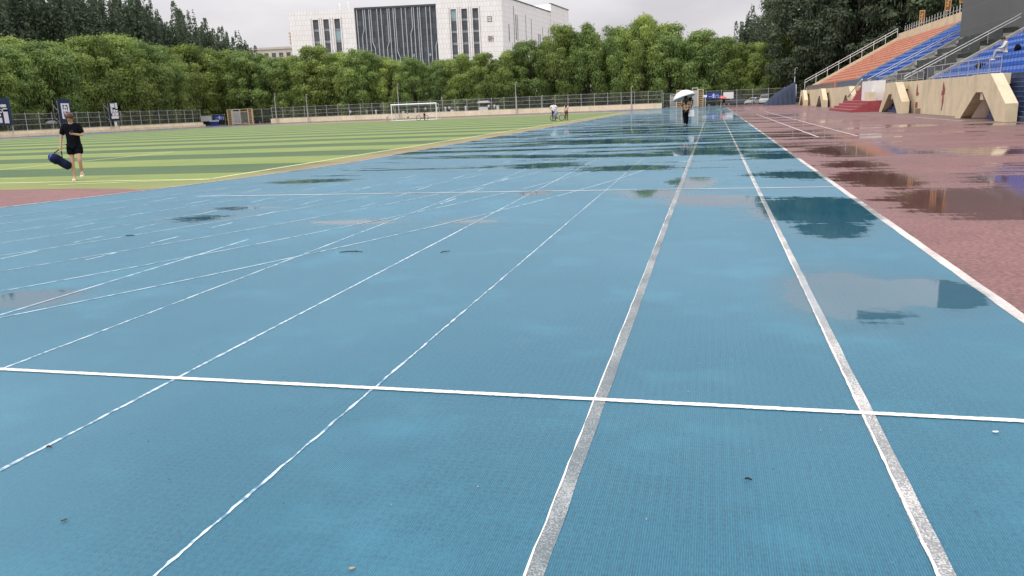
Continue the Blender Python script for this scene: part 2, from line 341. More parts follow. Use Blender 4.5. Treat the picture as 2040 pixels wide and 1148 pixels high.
# track markings
Z = .0105
def marking(name, segs, mat):
    mb = MB()
    for s in segs: hline(mb, *s)
    return tag(mb.build(name, mat), kind='structure')
def wobbly(x, y0, y1, wd, z, n, amp):
    mb = MB(); rnd = random.Random(int(x * 100)); vs = []
    for i in range(n + 1):
        y = y0 + (y1 - y0) * (i / n) ** 2.2; a = rnd.uniform(-amp, amp); b = rnd.uniform(-amp, amp)
        vs += [(x - wd / 2 + a, y, z), (x + wd / 2 + b, y, z)]
    return mb.add(vs, [(2 * i, 2 * i + 1, 2 * i + 3, 2 * i + 2) for i in range(n)])
tag(wobbly(2.0, 1, 158, .085, Z, 200, .004).build('lane_line', mat_edge), kind='structure')
tag(wobbly(.735, 1, 150, .060, Z, 200, .003).build('lane_line', mat_half), kind='structure')
tag(wobbly(-.54, 1, 150, .062, Z, 200, .003).build('lane_line', mat_worn), kind='structure')
tag(wobbly(.711, 1, 60, .010, Z + .0015, 400, .003).build('lane_line', mat_new), kind='structure')
mb = wobbly(-.572, 1, 150, .006, Z + .0015, 300, .003); tag(mb.build('lane_line', mat_new), kind='structure')
tag(wobbly(-1.80, 1, 150, .013, Z, 700, .005).build('lane_line', mat_thin), kind='structure')
tag(wobbly(-3.06, 1, 150, .021, Z, 300, .004).build('lane_line', mat_thin), kind='structure')
tag(wobbly(-4.34, 1, 150, .021, Z, 300, .004).build('lane_line', mat_thin), kind='structure')
tag(wobbly(-5.61, 1, 8.7, .032, Z, 60, .003).build('lane_line', mat_pale), kind='structure')
segs = []
for x, ys in ((-5.5, [11.8, 13.2, 14.4, 16.6, 18.5, 21, 24, 28, 33]), (-6.8, [7.3, 8.4, 9.6, 10.8, 12.2, 14.3, 17, 20]), (-8.0, [7.3, 8.4, 9.6, 11, 12.6, 14.5]), (-9.2, [9.6, 10.7, 12.4, 14.2]), (-10.3, [10.6, 11.7, 12.9, 14.6]), (-4.25, [12.1, 13.8, 15.8])):
    for y in ys: segs.append((x, y, x + .02, y + .55 + .2 * (y > 12), .036, Z))
for x in (-5.61, -6.88, -8.15, -9.42): segs.append((x, 24, x, 150, .04, Z - .001))
marking('lane_dash', segs, mat_pale)
mb = MB()
for k in range(8):
    r = 37.6 + 1.17 * k - .012
    a0 = -1.2; a1 = -.26 + (.02 * k)
    ring(mb, CY0, r, r + .030, a0, a1, 70, Z + .001)
tag(mb.build('bend_lane_line', mat_pale), kind='structure')
mb = MB(); ring(mb, CY0, 35.88, 35.94, -1.6, -.06, 70, Z + .002); hline(mb, -10.8, 23, -10.75, 150, .06, Z + .003); tag(mb.build('inner_edge_line', mat_pale), kind='structure')
def cross(name, x0, x1, y0, y1, wd, n, mt=None):
    mb = MB(); rnd = random.Random(n); vs = []
    for i in range(n + 1): x = x0 + (x1 - x0) * i / n; y = y0 + (y1 - y0) * i / n; vs += [(x, y - wd / 2 + rnd.uniform(-.0025, .0025), Z + .003), (x, y + wd / 2 + rnd.uniform(-.0025, .0025), Z + .003)]
    mb.add(vs, [(2 * i, 2 * i + 1, 2 * i + 3, 2 * i + 2) for i in range(n)]); return tag(mb.build(name, mt or mat_new), kind='structure')
cross('start_line', -4.9, 1.97, 3.83, 3.83, .042, 420); cross('hurdle_start_line', -9.9, 1.97, 13.72, 13.86, .052, 300, mat_new2)
mat_rl = plain('red_area_line', (.55, .45, .42), .6, .2, 3.)
marking('apron_marking', [(3.65, 30.5, 3.65, 74, .07, .006), (4.95, 30.4, 5.0, 85, .07, .006), (2.2, 30.4, 8.0, 30.4, .05, .008), (11.1, 50, 11.3, 41.5, .1, .006)], mat_rl)
# ------------------------------------------------------------------ foliage
def leaf_mat(name, c0, c1, tr=.36):
    q = NT(name); at = q.n('ShaderNodeAttribute', attribute_name='tint').outputs['Fac']
    oi = q.n('ShaderNodeObjectInfo').outputs['Random']
    c = q.mix(at, c0, c1); c = q.mix(q.ramp(oi, 0, 1, 0, .5), c, tuple(x * .62 for x in c0))
    q.set(col=c, rough=.6, spec=.3)
    tl = q.n('ShaderNodeBsdfTranslucent', {0: c}); ms = q.n('ShaderNodeMixShader', {0: tr, 1: q.b.outputs[0], 2: tl.outputs[0]})
    q.t.links.new(ms.outputs[0], q.out.inputs[0]); return q.m
L_WIL = leaf_mat('willow_leaves', (.13, .20, .055), (.42, .52, .13))
L_WIL2 = leaf_mat('willow_leaves_deep', (.10, .17, .055), (.33, .44, .12))
L_POP = leaf_mat('poplar_leaves', (.085, .12, .078), (.15, .20, .12))
L_DRK = leaf_mat('broadleaf_dark', (.072, .10, .06), (.16, .21, .11))
def leaf_mesh(name, cen, nrm, size, tint, mat, seed, hang=None):
    rng = np.random.default_rng(seed); n = len(cen)
    up_ = np.tile([0, 0, 1.], (n, 1)); a = np.cross(nrm, up_ + rng.normal(0, .5, (n, 3))); a /= np.linalg.norm(a, axis=1)[:, None] + 1e-9
    b = np.cross(nrm, a); b /= np.linalg.norm(b, axis=1)[:, None] + 1e-9
    if hang is not None:
        b = np.where(hang[:, None], np.array([0, 0, 1.]) + rng.normal(0, .08, (n, 3)), b)
    sa = size * rng.uniform(.6, 1.2, n); sb = sa * rng.uniform(.6, 1.1, n)
    if hang is not None: sa = np.where(hang, sa * .42, sa); sb = np.where(hang, sb * 1.9, sb)
    A = a * sa[:, None] / 2; B = b * sb[:, None] / 2
    V = np.stack([cen - A - B * .6, cen + A * .7 - B, cen + A + B * .6, cen - A * .7 + B], 1).reshape(-1, 3)
    me = bpy.data.meshes.new(name); me.vertices.add(4 * n); me.vertices.foreach_set('co', V.ravel().astype(np.float32))
    me.loops.add(4 * n); me.loops.foreach_set('vertex_index', np.arange(4 * n, dtype=np.int32)); me.polygons.add(n)
    me.polygons.foreach_set('loop_start', np.arange(0, 4 * n, 4, dtype=np.int32))
    at = me.attributes.new('tint', 'FLOAT', 'FACE'); at.data.foreach_set('value', np.clip(tint, 0, 1).astype(np.float32))
    me.materials.append(mat); me.update(calc_edges=True); return me
def unit(rng, n):
    v = rng.normal(0, 1, (n, 3)); return v / np.linalg.norm(v, axis=1)[:, None]
def crown_broad(seed, H, Wd, nclump, nleaf, size, mat, base=.12, droop=.35, r0=.09, top=.8, name='crown'):
    rng = np.random.default_rng(seed); C = []; Rr = []
    for i in range(nclump):
        d = unit(rng, 1)[0]; k = rng.uniform(.55, 1.) ** .5
        z = base + (1 - base) * (.5 + .5 * d[2] * k); wz = Wd / 2 * (1 - abs((z - .48) / .62) ** 2.6) * (.95 if z < .5 else .92)
        rr = H * r0 * rng.uniform(.6, 1.25); z = min(z * H, H - rr * .8)
        hor = math.hypot(d[0], d[1]) + 1e-6
        C.append((d[0] / hor * wz * k * min(1, hor * 1.5), d[1] / hor * wz * k * min(1, hor * 1.5), max(z, rr * .8))); Rr.append(rr)
    C = np.array(C); Rr = np.array(Rr); idx = rng.choice(nclump, nleaf, p=Rr ** 2 / (Rr ** 2).sum())
    d = unit(rng, nleaf); d[:, 2] = np.where(rng.random(nleaf) < .55, np.abs(d[:, 2]), d[:, 2])
    rad = Rr[idx] * np.where(rng.random(nleaf) < .09, rng.uniform(1.1, 1.5, nleaf), rng.uniform(.62, 1.12, nleaf)); cen = C[idx] + d * rad[:, None] * np.array([1, 1, .82])
    hang = rng.random(nleaf) < droop
    cen[:, 2] = np.where(hang, cen[:, 2] - rng.uniform(0, 1, nleaf) ** 1.5 * Rr[idx] * 1.9, cen[:, 2])
    cen[:, 2] = np.maximum(cen[:, 2], .4 + rng.uniform(0, .9, nleaf))
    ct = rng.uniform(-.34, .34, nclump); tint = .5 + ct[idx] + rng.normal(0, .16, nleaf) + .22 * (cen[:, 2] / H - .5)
    nr = d + rng.normal(0, .34, (nleaf, 3)); nr /= np.linalg.norm(nr, axis=1)[:, None]
    return leaf_mesh(name, cen, nr, size, tint, mat, seed, hang)
def crown_poplar(seed, H, Wd, nsp, nleaf, size, mat):
    rng = np.random.default_rng(seed); P = []; D = []; T = []
    per = nleaf // nsp
    for i in range(nsp):
        a = rng.uniform(0, 2 * math.pi); r = Wd / 2 * rng.uniform(0, 1) ** .6; z0 = H * rng.uniform(.08, .55); z1 = min(H, z0 + H * rng.uniform(.25, .5) * (1.1 - .4 * r / (Wd / 2)))
        if i == 0: a, r, z0, z1 = 0, 0, H * .3, H
        t = rng.uniform(0, 1, per); rw = 1.25 * (1 - t) ** .42 * rng.uniform(.5, 1.1, per) + .08
        d = unit(rng, per); lean = rng.uniform(-.3, .6)
        P.append(np.stack([(r + lean * t) * math.cos(a) + d[:, 0] * rw, (r + lean * t) * math.sin(a) + d[:, 1] * rw, z0 + (z1 - z0) * t + d[:, 2] * .3], 1)); D.append(d); T.append(np.full(per, rng.uniform(.25, .7)))
    P = np.concatenate(P); D = np.concatenate(D); T = np.concatenate(T) + rng.normal(0, .15, len(P))
    D += rng.normal(0, .4, D.shape); D /= np.linalg.norm(D, axis=1)[:, None]
    return leaf_mesh('crown', P, D, size, T, mat, seed, rng.random(len(P)) < .15)
def trunk_mb(seed, H, r, nlimb=7, spread=.25, top=.85):
    rnd = random.Random(seed); mb = MB(); pts = [(0, 0, -.05)]
    for i in range(1, 6): pts.append((rnd.uniform(-.02, .02) * H, rnd.uniform(-.02, .02) * H, H * top * i / 5))
    mb.tube(pts, [r, r * .8, r * .62, r * .45, r * .3, r * .12], 7)
    for k in range(nlimb):
        i = rnd.randint(1, 3); p = Vector(pts[i]); a = rnd.uniform(0, 6.28); l = H * spread * rnd.uniform(.7, 1.2)
        m_ = p + Vector((math.cos(a) * l * .5, math.sin(a) * l * .5, l * .5)); e = p + Vector((math.cos(a) * l, math.sin(a) * l, l * 1.2))
        mb.tube([p, m_, e], [r * .4, r * .25, r * .08], 5)
    return mb
def tree_proto(name, crown_me, trunk):
    e = empty(name); t = trunk.build('trunk', BARK, e, True)
    c = bpy.data.objects.new('crown', crown_me); COL.objects.link(c); c.parent = e
    return e
protos = {}
def make_protos():
    H = 14.
    protos['w'] = [tree_proto('willow_tree', crown_broad(10 + i, H, 9.5, 80, 38000, .25, L_WIL if i < 3 else L_WIL2, .04, .38, .088), trunk_mb(i, H, .26)) for i in range(5)]
    protos['t'] = [tree_proto('tall_willow_tree', crown_broad(30 + i, 18., 8.5, 75, 34000, .26, L_WIL if i == 1 else L_WIL2, .10, .62, .068), trunk_mb(20 + i, 18., .3)) for i in range(3)]
    protos['p'] = [tree_proto('poplar_tree', crown_poplar(50 + i, 28., 9.0, 100, 27000, .40, L_POP), trunk_mb(40 + i, 28., .35, 5, .15)) for i in range(3)]
    protos['d'] = [tree_proto('broadleaf_tree', crown_broad(70 + i, 27., 17., 150, 42000, .38, L_DRK, .06, .2, .062), trunk_mb(60 + i, 27., .5, 9, .28)) for i in range(3)]
make_protos()
used = set()
def put_tree(kind, i, x, y, h, label, group, rnd):
    base = {'w': 14., 't': 18., 'p': 28., 'd': 27.}[kind]
    pr = protos[kind][i % len(protos[kind])]
    if (kind, i % len(protos[kind])) in used: o = copy_tree(pr)
    else: o = pr; used.add((kind, i % len(protos[kind])))
    s = h / base; o.location = (x, y, -.02); o.rotation_euler = (0, 0, rnd.uniform(0, 6.28)); sw = s * rnd.uniform(.92, 1.12) if kind != 'p' else s
    o.scale = (sw, sw, s)
    tag(o, label, 'tree', group)
rnd = random.Random(3)
ltop = [(99.6, 13.2), (105, 14.2), (111, 15.9), (117, 15), (123, 16.2), (128.7, 16.9), (133.3, 16.9), (140, 16.5), (147, 16.6), (154.7, 16.4)]
def interp(t, tb):
    if t <= tb[0][0]: return tb[0][1]
    for (a, b), (c, d) in zip(tb, tb[1:]):
        if t <= c: return b + (d - b) * (t - a) / (c - a)
    return tb[-1][1]
k = 0; y = 88.
while y < 142:
    put_tree('w', k, -107 + rnd.uniform(-1, 1), y, interp(y, ltop) * rnd.uniform(.93, 1.02), 'rounded light green willow behind the left fence, %s from the picture\'s left edge' % ORD[k], 'front row of willows behind the left fence', rnd)
    y += rnd.uniform(5.0, 6.6); k += 1
k = 0; y = 92.
while y < 176:
    put_tree('w', k + 2, -114.5 + rnd.uniform(-1.2, 1.2), y, interp(y - 6, ltop) * rnd.uniform(1.0, 1.08), 'willow showing only its top over the left front row, %s from the left' % ORD[k], 'back row of willows on the left', rnd)
    y += rnd.uniform(6.5, 8.5); k += 1
ftop = [(-111, 17.2), (-99.6, 16.0), (-94.6, 15.6), (-89.6, 15.9), (-84.6, 16.3), (-79.8, 16.2), (-75, 15.2), (-70.5, 13.7), (-65.9, 12.4), (-60, 12.8), (-54.4, 12.2), (-49.9, 13.2), (-46, 14.4), (-42, 13.7), (-38.9, 13.7), (-35, 15.4), (-32, 16.2), (-28.8, 17.8), (-25.6, 18.2), (-21.6, 17.6), (-18, 17.2), (-14, 18.5), (-10, 17.3), (-7, 15.9), (-3.7, 15.3), (2.5, 14.6), (6.3, 13.2), (20, 12.5)]
k = 0; x = -119.
while x < 26:
    h = interp(x, ftop) * rnd.uniform(.86, 1.05)
    put_tree('t' if h > 15.6 and x > -40 else 'w', k + (3 if x > -75 else 0), x, 168 + rnd.uniform(-1, 1), h, 'green weeping willow behind the far fence, %s from the left end of its row' % ORD[k], 'front row of willows behind the far fence', rnd)
    x += rnd.uniform(4.9, 6.2); k += 1
k = 0; x = -122.
while x < 26:
    put_tree('w', k + 3, x, 176 + rnd.uniform(-1.5, 1.5), interp(x, ftop) * rnd.uniform(.86, .98), 'willow half hidden behind the far front row, %s from the left end' % ORD[k], 'back row of willows on the far side', rnd)
    x += rnd.uniform(7, 9); k += 1
pops = [[-133, 112, 27], [-133, 120, 28], [-133, 128, 28], [-131, 136, 27], [-131, 144, 28], [-130, 152, 27.5], [-128, 160, 26.5], [-127, 168, 26], [-126, 108, 28], [-126, 115, 29], [-125.4, 122.6, 28.7], [-125.0, 127.9, 30.3], [-124.9, 133.1, 31.5], [-124.8, 138.3, 30.9], [-117.6, 135.0, 28.1], [-117.6, 140.1, 27.9], [-117.5, 145.3, 30.4], [-115.7, 147.8, 27.3], [-120.5, 152.3, 28.4], [-119.8, 156.6, 27.0], [-116.0, 162.2, 25.1], [-119.5, 166.5, 27.4], [-118.5, 171.8, 25.9], [-118.0, 176.0, 24.5], [-117.6, 181.3, 23.0], [-115.6, 185.4, 22.2]]
for k, (x, y, h) in enumerate(pops):
    put_tree('p', k, x, y, h + .4, 'tall dark columnar poplar rising over the left willows, %s from the left' % ORD[k], 'poplars behind the left willows', rnd)
put_tree('p', 1, 7.9, 193, 21.4, 'thin dark poplar spire standing alone left of the big dark trees', 'poplars on the right', rnd)
put_tree('p', 2, 11.4, 193.9, 19.0, 'shorter dark poplar spire touching the big dark trees', 'poplars on the right', rnd)
darks = [(16, 174, 24), (19, 164, 27.5), (24.5, 158, 29), (31, 165, 30), (35, 154, 30), (40, 145, 31), (46, 156, 30), (53, 150, 30)]
for k, (x, y, h) in enumerate(darks):
    put_tree('d', k, x, y, h, 'huge dark broadleaf tree behind the grandstand, %s from the left' % ORD[k], 'dark trees behind the grandstand', rnd)
# low shrub under-storey that closes the belt down to the ground
def shrubs(name, pts, seed):
    rng = np.random.default_rng(seed); cen = []
    for x, y in pts:
        n = 700; d = unit(rng, n) * rng.uniform(.5, 1, n)[:, None] ** .4; cen.append(np.stack([x + d[:, 0] * 2.6, y + d[:, 1] * 1.6, np.abs(d[:, 2]) * rng.uniform(2.8, 5.0)], 1))
    cen = np.concatenate(cen); n = len(cen); me = leaf_mesh(name, cen, unit(rng, n), .5, rng.uniform(0, .5, n), L_DRK, seed)
    o = bpy.data.objects.new(name, me); COL.objects.link(o); return tag(o, kind='stuff')
tag(shrubs('undergrowth', [(-112.5, y) for y in range(84, 176, 4)] + [(x, 174) for x in range(-110, 60, 4)], 5), 'dark shady undergrowth between the trunks of the willow belt', 'undergrowth')
# ------------------------------------------------------------------ low walls and fences
def walls(name, prof, a, b, axis, label):
    e = empty(name, ((prof[0][0] if axis == 'y' else a), (a if axis == 'y' else prof[0][0]), 0)); mb = MB()
    mb.prism([(p[0] - (e.location.x if axis == 'y' else e.location.y), p[1]) for p in prof], 0, b - a, axis)
    mb.build('wall_base', CREAM2, e); tag(e, label, 'wall'); return e
walls('low_wall', [(-99.0, 0), (-99.0, .42), (-99.5, .42), (-99.5, .85), (-100.3, .85), (-100.3, 0)], 55, 143, 'y', 'cream two-step low wall under the left fence')
walls('low_wall', [(158.6, 0), (158.6, .95), (159.4, .95), (159.4, 0)], -93.5, -9.6, 'x', 'long cream low wall under the far fence behind the goal')
def fence(name, p0, p1, z0, h, sp, label, rails=4):
    p0 = Vector((*p0, 0)); p1 = Vector((*p1, 0)); Ln = (p1 - p0).length; d = (p1 - p0).normalized(); a = math.atan2(d.y, d.x)
    e = empty(name, (p0.x, p0.y, 0), a); n = int(round(Ln / sp))
    for i in range(n + 1):
        t = Ln * i / n; MB().box(t - .035, -.035, 0, t + .035, .035, z0 + h + .18).build('fence_post', POST, e)
    mb = MB(); zz = z0 + .08
    while zz < z0 + h: mb.box(0, .045, zz - .011, Ln, .06, zz + .011); zz += .15
    t = 0
    while t < Ln: mb.box(t, .062, z0 + .05, t + .012, .07, z0 + h); t += .2
    mb.build('wire_mesh', MESH, e)
    mb = MB()
    for i in range(rails):
        zz = z0 + .05 + (h - .08) * i / (rails - 1); mb.box(0, -.018, zz, Ln, .018, zz + .045)
    mb.build('rail', POST, e)
    tag(e, label, 'fence', 'grey wire fences round the stadium'); return e
fence('wire_fence', (-99.9, 55), (-99.9, 143), .85, 2.45, 2.55, 'grey wire fence standing on the left cream wall')
fence('wire_fence', (-109.6, 156.4), (-104.2, 157.9), 0, 2.3, 2.8, 'short lower grey fence with white board and blue banner by left gate', 3)
fence('wire_fence', (-98.8, 160.0), (-93.6, 159.6), 0, 3.1, 2.4, 'short grey fence right of the open left gate', 3)
fence('wire_fence', (-93.4, 159.2), (-9.6, 159.2), .95, 2.3, 2.6, 'long grey wire fence on the far wall behind the goal')
fence('wire_fence', (-9.4, 160), (-5.7, 160), 0, 2.7, 3.7, 'short grey fence panel left of the main gate', 3)
fence('wire_fence', (-1.4, 160), (18.5, 160), 0, 2.85, 2.9, 'grey fence right of the main gate with parked cars behind')
# gates
def gate_pillar(x, y, rz, label, wdt=.9, h=3.3):
    e = empty('gate_pillar', (x, y, 0), rz); mb = MB()
    for sx in (-wdt / 2, wdt / 2):
        mb.box(sx - .07, -.3, 0, sx + .07, .3, h)
    mb.build('pillar_frame', YEL, e); mb = MB()
    for i in range(8): mb.box(-wdt / 2 + .07, -.06, .1 + i * h / 8.3, wdt / 2 - .07, .06, .19 + i * h / 8.3)
    mb.box(-wdt / 2 + .07, -.25, h - .12, wdt / 2 - .07, .25, h); mb.build('rung', YEL, e)
    MB().box(-wdt / 2 + .07, .08, 0.1, wdt / 2 - .07, .12, h - .12).build('back_panel', BRN, e)
    tag(e, label, 'gate pillar', 'cream ladder-like gate pillars'); return e
gate_pillar(-6.35, 159, 0, 'cream ladder-like gate pillar on the left of the main gate, behind the white umbrella')
gate_pillar(-2.35, 159, 0, 'cream ladder-like gate pillar on the right of the main gate')
gate_pillar(-103.0, 158, .3, 'cream gate pillar left of the far left gate')
gate_pillar(-97.9, 158, .2, 'yellowish gate pillar beside the slanted open gate leaf')
PALEG = plain('gate_pale_grey', (.40, .40, .39), .5, .1, 2.)
def gate_leaf(x, y, rz, ln, h, label, solid):
    e = empty('gate_leaf', (x, y, 0), rz); mb = MB()
    mb.box(0, -.04, .1, .08, .04, h); mb.box(ln - .08, -.04, .1, ln, .04, h); mb.box(.08, -.04, h - .1, ln - .08, .04, h); mb.box(.08, -.04, .1, ln - .08, .04, .2); mb.box(.08, -.04, h * .82, ln - .08, .04, h * .85)
    mb.build('gate_frame', YEL if not solid else WHITE, e); mb = MB()
    if solid: mb.box(.08, -.02, .2, ln - .08, .02, h * .82)
    else:
        for i in range(1, 12): mb.box(.08 + (ln - .16) * i / 12 - .02, -.02, .2, .08 + (ln - .16) * i / 12 + .02, .02, h * .82)
    mb.build('gate_bars', PALEG if solid else POST, e); tag(e, label, 'gate', 'open gate leaves'); return e
gate_leaf(-98.4, 158.3, math.pi * .93, 2.6, 3.3, 'slatted cream gate leaf standing open at the far left gate', False)
gate_leaf(-102.6, 158.4, .75, 1.6, 3.3, 'pale gate leaf folded back at the left pillar of the far left gate', True)
gate_leaf(-2.9, 159.4, math.pi * .72, 1.7, 3.6, 'white gate leaf swung open beside the right main pillar', True)
gate_leaf(-6.9, 160.6, math.pi * .8, 1.6, 2.5, 'white gate leaf swung open behind the left main pillar', True)
# boards, banners
def flat_text(txt, size, mat, parent, loc, rot, name='lettering', depth=.02):
    c = bpy.data.curves.new(name, 'FONT'); c.body = txt; c.size = size; c.align_x = 'CENTER'; c.align_y = 'CENTER'; c.extrude = depth; c.offset = size * (.012 if size < 1 else -.004)
    o = bpy.data.objects.new(name, c); COL.objects.link(o); dg = bpy.context.evaluated_depsgraph_get()
    me = bpy.data.meshes.new_from_object(o.evaluated_get(dg)); bpy.data.objects.remove(o); me.materials.clear(); me.materials.append(mat)
    q = bpy.data.objects.new(name, me); COL.objects.link(q); q.parent = parent; q.location = loc; q.rotation_euler = rot; return q
def banner(x, y, rz, wd, h, z, mat, label, txt=None):
    e = empty('fence_banner' if txt else 'notice_board', (x, y, 0), rz); MB().box(-wd / 2, -.04, z, wd / 2, 0, z + h).build('board', mat, e)
    if txt:
        flat_text(txt, .62, WCL, e, (.1, -.06, z + h * .36), (math.pi / 2, 0, 0)); mb = MB(); mb.ell((.1, -.05, z + h * .74), (.14, .02, .14)); mb.build('emblem', WCL, e)
    else: MB().box(-wd / 2 + .1, -.05, z + .1, wd / 2 - .1, -.045, z + h - .1).build('sheet', WCL, e)
    tag(e, label, 'banner' if txt else 'board'); return e
PALE = plain('pale_board', (.60, .57, .54), .6, .05, 2.)
banner(-.1, 159.9, 0, 2.3, 1.15, 1.35, BANB, 'blue banner with white characters on the fence right of the main gate', '一军门')
banner(2.75, 159.9, 0, 1.9, 1.25, 1.3, PALE, 'pale notice board on the far fence beside the red umbrella')
banner(-108.0, 156.5, .27, 2.4, 1.2, .95, PALE, 'pale notice board on the short fence left of the blue banner')
banner(-105.3, 157.3, .27, 2.1, 1.1, 1.05, BANB, 'blue banner with white characters beside the far left gate', '二军门')
e = empty('sign_on_post', (-1.5, 157.0, 0)); MB().tube([(0, 0, 0), (0, 0, 2.0)], .05).build('post', WHITE, e); MB().box(-.32, -.03, 1.75, .32, .03, 2.15).build('sign_board', WHITE, e); tag(e, 'small white sign on a thin post right of the main gate', 'sign')
e = empty('equipment_box', (-105.6, 155.8, 0), .2); MB().box(-.8, -.5, 0, .8, .5, .85).build('box_body', BANB, e); MB().box(-.85, -.55, .85, .85, .55, 1.1).build('box_lid', WCL, e); tag(e, 'blue box with a white lid under the left notice boards', 'box')
# blue scaffold billboards on the left
def billboard(y, z0, z1, wd, label, shapes, low=None):
    e = empty('billboard', (-99.0, y, 0), -math.pi / 2)   # local +x toward -Y world? local x = -Y
    e.rotation_euler = (0, 0, math.pi / 2)
    mb = MB(); mb.box(-wd / 2, 0, z0, wd / 2, .12, z1)
    for i in range(9): mb.box(-wd / 2 + wd * i / 9 + .05, -.03, z0 - .02, -wd / 2 + wd * i / 9 + .12, 0, z1 + .02)
    mb.build('blue_panel', NAVY, e)
    mb = MB()
    for sx in (-wd / 2, wd / 2):
        for sy in (.25, 1.1): mb.tube([(sx, sy, .4), (sx, sy, z1 - .1)], .045, 5)
        z = .9; s = 0
        while z < z1 - .9: mb.tube([(sx, .25 if s else 1.1, z), (sx, 1.1 if s else .25, z + .9)], .028, 4); z += .9; s = 1 - s
    mb.build('scaffold', STEEL, e)
    mb = MB()
    for s in shapes: mb.box(s[0] * wd, -.07 - .002 * s[4], z0 + s[1] * (z1 - z0), s[2] * wd, -.035, z0 + s[3] * (z1 - z0), s[4])
    mb.build('lettering', [WCL, NAVY], e)
    if low: MB().box(-.3, .0, z0 - 1.1, .3, .04, z0 - .25).build('notice', WCL, e)
    tag(e, label, 'billboard', 'blue scaffold billboards above the left wall')
billboard(107.2, 1.8, 5.4, 2.3, 'blue billboard with a white panel and dark squared character, left of the walking man', [(-.36, .16, .36, .82, 0), (-.22, .70, -.06, .75, 1), (.02, .70, .22, .75, 1), (-.22, .56, -.14, .70, 1), (.14, .52, .22, .70, 1), (-.05, .56, .06, .62, 1), (-.22, .24, -.14, .48, 1), (-.14, .24, .2, .28, 1), (-.06, .42, .24, .47, 1), (-.02, .33, .2, .37, 1)])
billboard(117.9, 1.9, 4.8, 2.0, 'narrower blue billboard with broken white character and small notice, right of the man', [(-.4, .72, .1, .95, 0), (.18, .66, .42, .98, 0), (-.4, .38, -.2, .70, 0), (-.12, .46, .1, .6, 0), (-.3, .26, .42, .44, 0), (-.05, .31, .08, .38, 1), (-.42, .08, .42, .24, 0), (.15, .47, .4, .58, 0)], True)
billboard(94.6, 1.7, 5.6, 4.8, 'wide blue billboard with white blocky characters cut by the left edge', [(-.42, .10, -.22, .5, 0), (-.18, .10, .12, .28, 0), (-.1, .34, .1, .42, 0), (-.14, .46, .16, .6, 0), (.2, .08, .36, .62, 0), (.14, .66, .34, .76, 0), (.1, .50, .36, .58, 0), (-.42, .56, -.2, .72, 0)])
# ------------------------------------------------------------------ lamp posts
def lamp(x, y, h, label, base=0):
    e = empty('lamp_post', (x, y, 0)); MB().tube([(0, 0, 0), (0, 0, h * .45), (0, 0, h)], [.13, .09, .05], 8).build('pole', WHITE if base else POST, e)
    mb = MB(); mb.tube([(0, 0, h - .05), (.25, -.15, h + .12)], .03); mb.box(.12, -.3, h + .05, .42, -.05, h + .18); mb.build('lamp_head', POST, e)
    if base: MB().box(.1, -.12, 1.2, .35, .12, 3.4).build('cabinet', WHITE, e)
    tag(e, label, 'lamp post', 'thin grey lamp posts along the fence'); return e
lamp(-91.8, 158.2, 6.0, 'grey lamp post at the left end of the far wall'); lamp(-84.3, 158.2, 5.6, 'second grey lamp post from the left, near the far wall end')
lamp(-63.4, 158.2, 6.8, 'thin lamp post rising just behind the left goal post'); lamp(-38.3, 158.2, 6.0, 'pale lamp post left of the two standing people')
lamp(14.4, 158.2, 6.2, 'white lamp post with a cabinet behind the navy tarpaulin', 1); lamp(-15.4, 158.4, 4.2, 'short post beside the far wall near the main gate')
lamp(-33.6, 160.5, 3.2, 'stubby grey post behind the far fence left of the two people')
# ------------------------------------------------------------------ goal
e = empty('football_goal', (-44.7, 117.6, 0))
for sx in (-3.66, 3.66): MB().tube([(sx, 0, 0), (sx, 0, 2.44)], .085, 8).build('goal_post', WHITE, e)
MB().tube([(-3.73, 0, 2.44), (3.73, 0, 2.44)], .10, 8).build('crossbar', WHITE, e)
mb = MB()
for sx in (-3.66, 3.66):
    mb.tube([(sx, 0, 2.44), (sx + .1 * (sx > 0), .7, 2.40), (sx, 1.9, .05), (sx, 0, .05)], .04, 6)
mb.tube([(-3.66, 1.9, .05), (3.66, 1.9, .05)], .04, 6); mb.tube([(-3.66, 0, .05), (3.66, 0, .05)], .04, 6); mb.build('back_frame', WHITE, e)
mb = MB()
for i in range(1, 30): mb.tube([(-3.6 + 7.2 * i / 30, .05, 2.40), (-3.6 + 7.2 * i / 30, .7, 2.36), (-3.6 + 7.2 * i / 30, 1.88, .08)], .0035, 3, cap=False)
for i in range(1, 10): mb.tube([(-3.6, .7 + 1.2 * i / 10, 2.36 - 2.3 * i / 10), (3.6, .7 + 1.2 * i / 10, 2.36 - 2.3 * i / 10)], .0035, 3, cap=False)
mb.build('net', GCL, e); tag(e, 'white football goal standing before the far low wall', 'goal')
# ------------------------------------------------------------------ grandstand
GX, GZ, RUN, RISE, NT_ = 13.5, 2.1, .8, .43, 15
G = empty('grandstand', (GX, 80, 0)); tag(G, 'long concrete grandstand of blue and orange seats along the right side', 'grandstand')
def gb(mb, name, mat, **k):
    o = mb.build(name, mat, G); o.location = (-GX, -80, 0); return o
def stairs_poly(x0, z0, run, rise, n, zb=0):
    P = [(x0, zb)]
    for i in range(n): P += [(x0 + run * i, z0 + rise * i), (x0 + run * (i + 1), z0 + rise * i)]
    P += [(x0 + run * n, zb)]; return P
def tiers(y0, y1, mat, name): mb = MB(); mb.prism(stairs_poly(GX, GZ, RUN, RISE, NT_), y0, y1); return gb(mb, name, mat)
tiers(20, 57.6, BLUEP, 'blue_tier'); tiers(76.5, 94.0, BLUEP, 'blue_tier'); tiers(94.4, 128.7, ORANGE, 'orange_tier')
mb = MB(); mb.prism([(GX, 0), (GX, GZ + .12), (GX + RUN * NT_, GZ + .25 + RISE * NT_), (GX + RUN * NT_, 0)], 94.0, 94.4); gb(mb, 'dividing_wall', CONC)
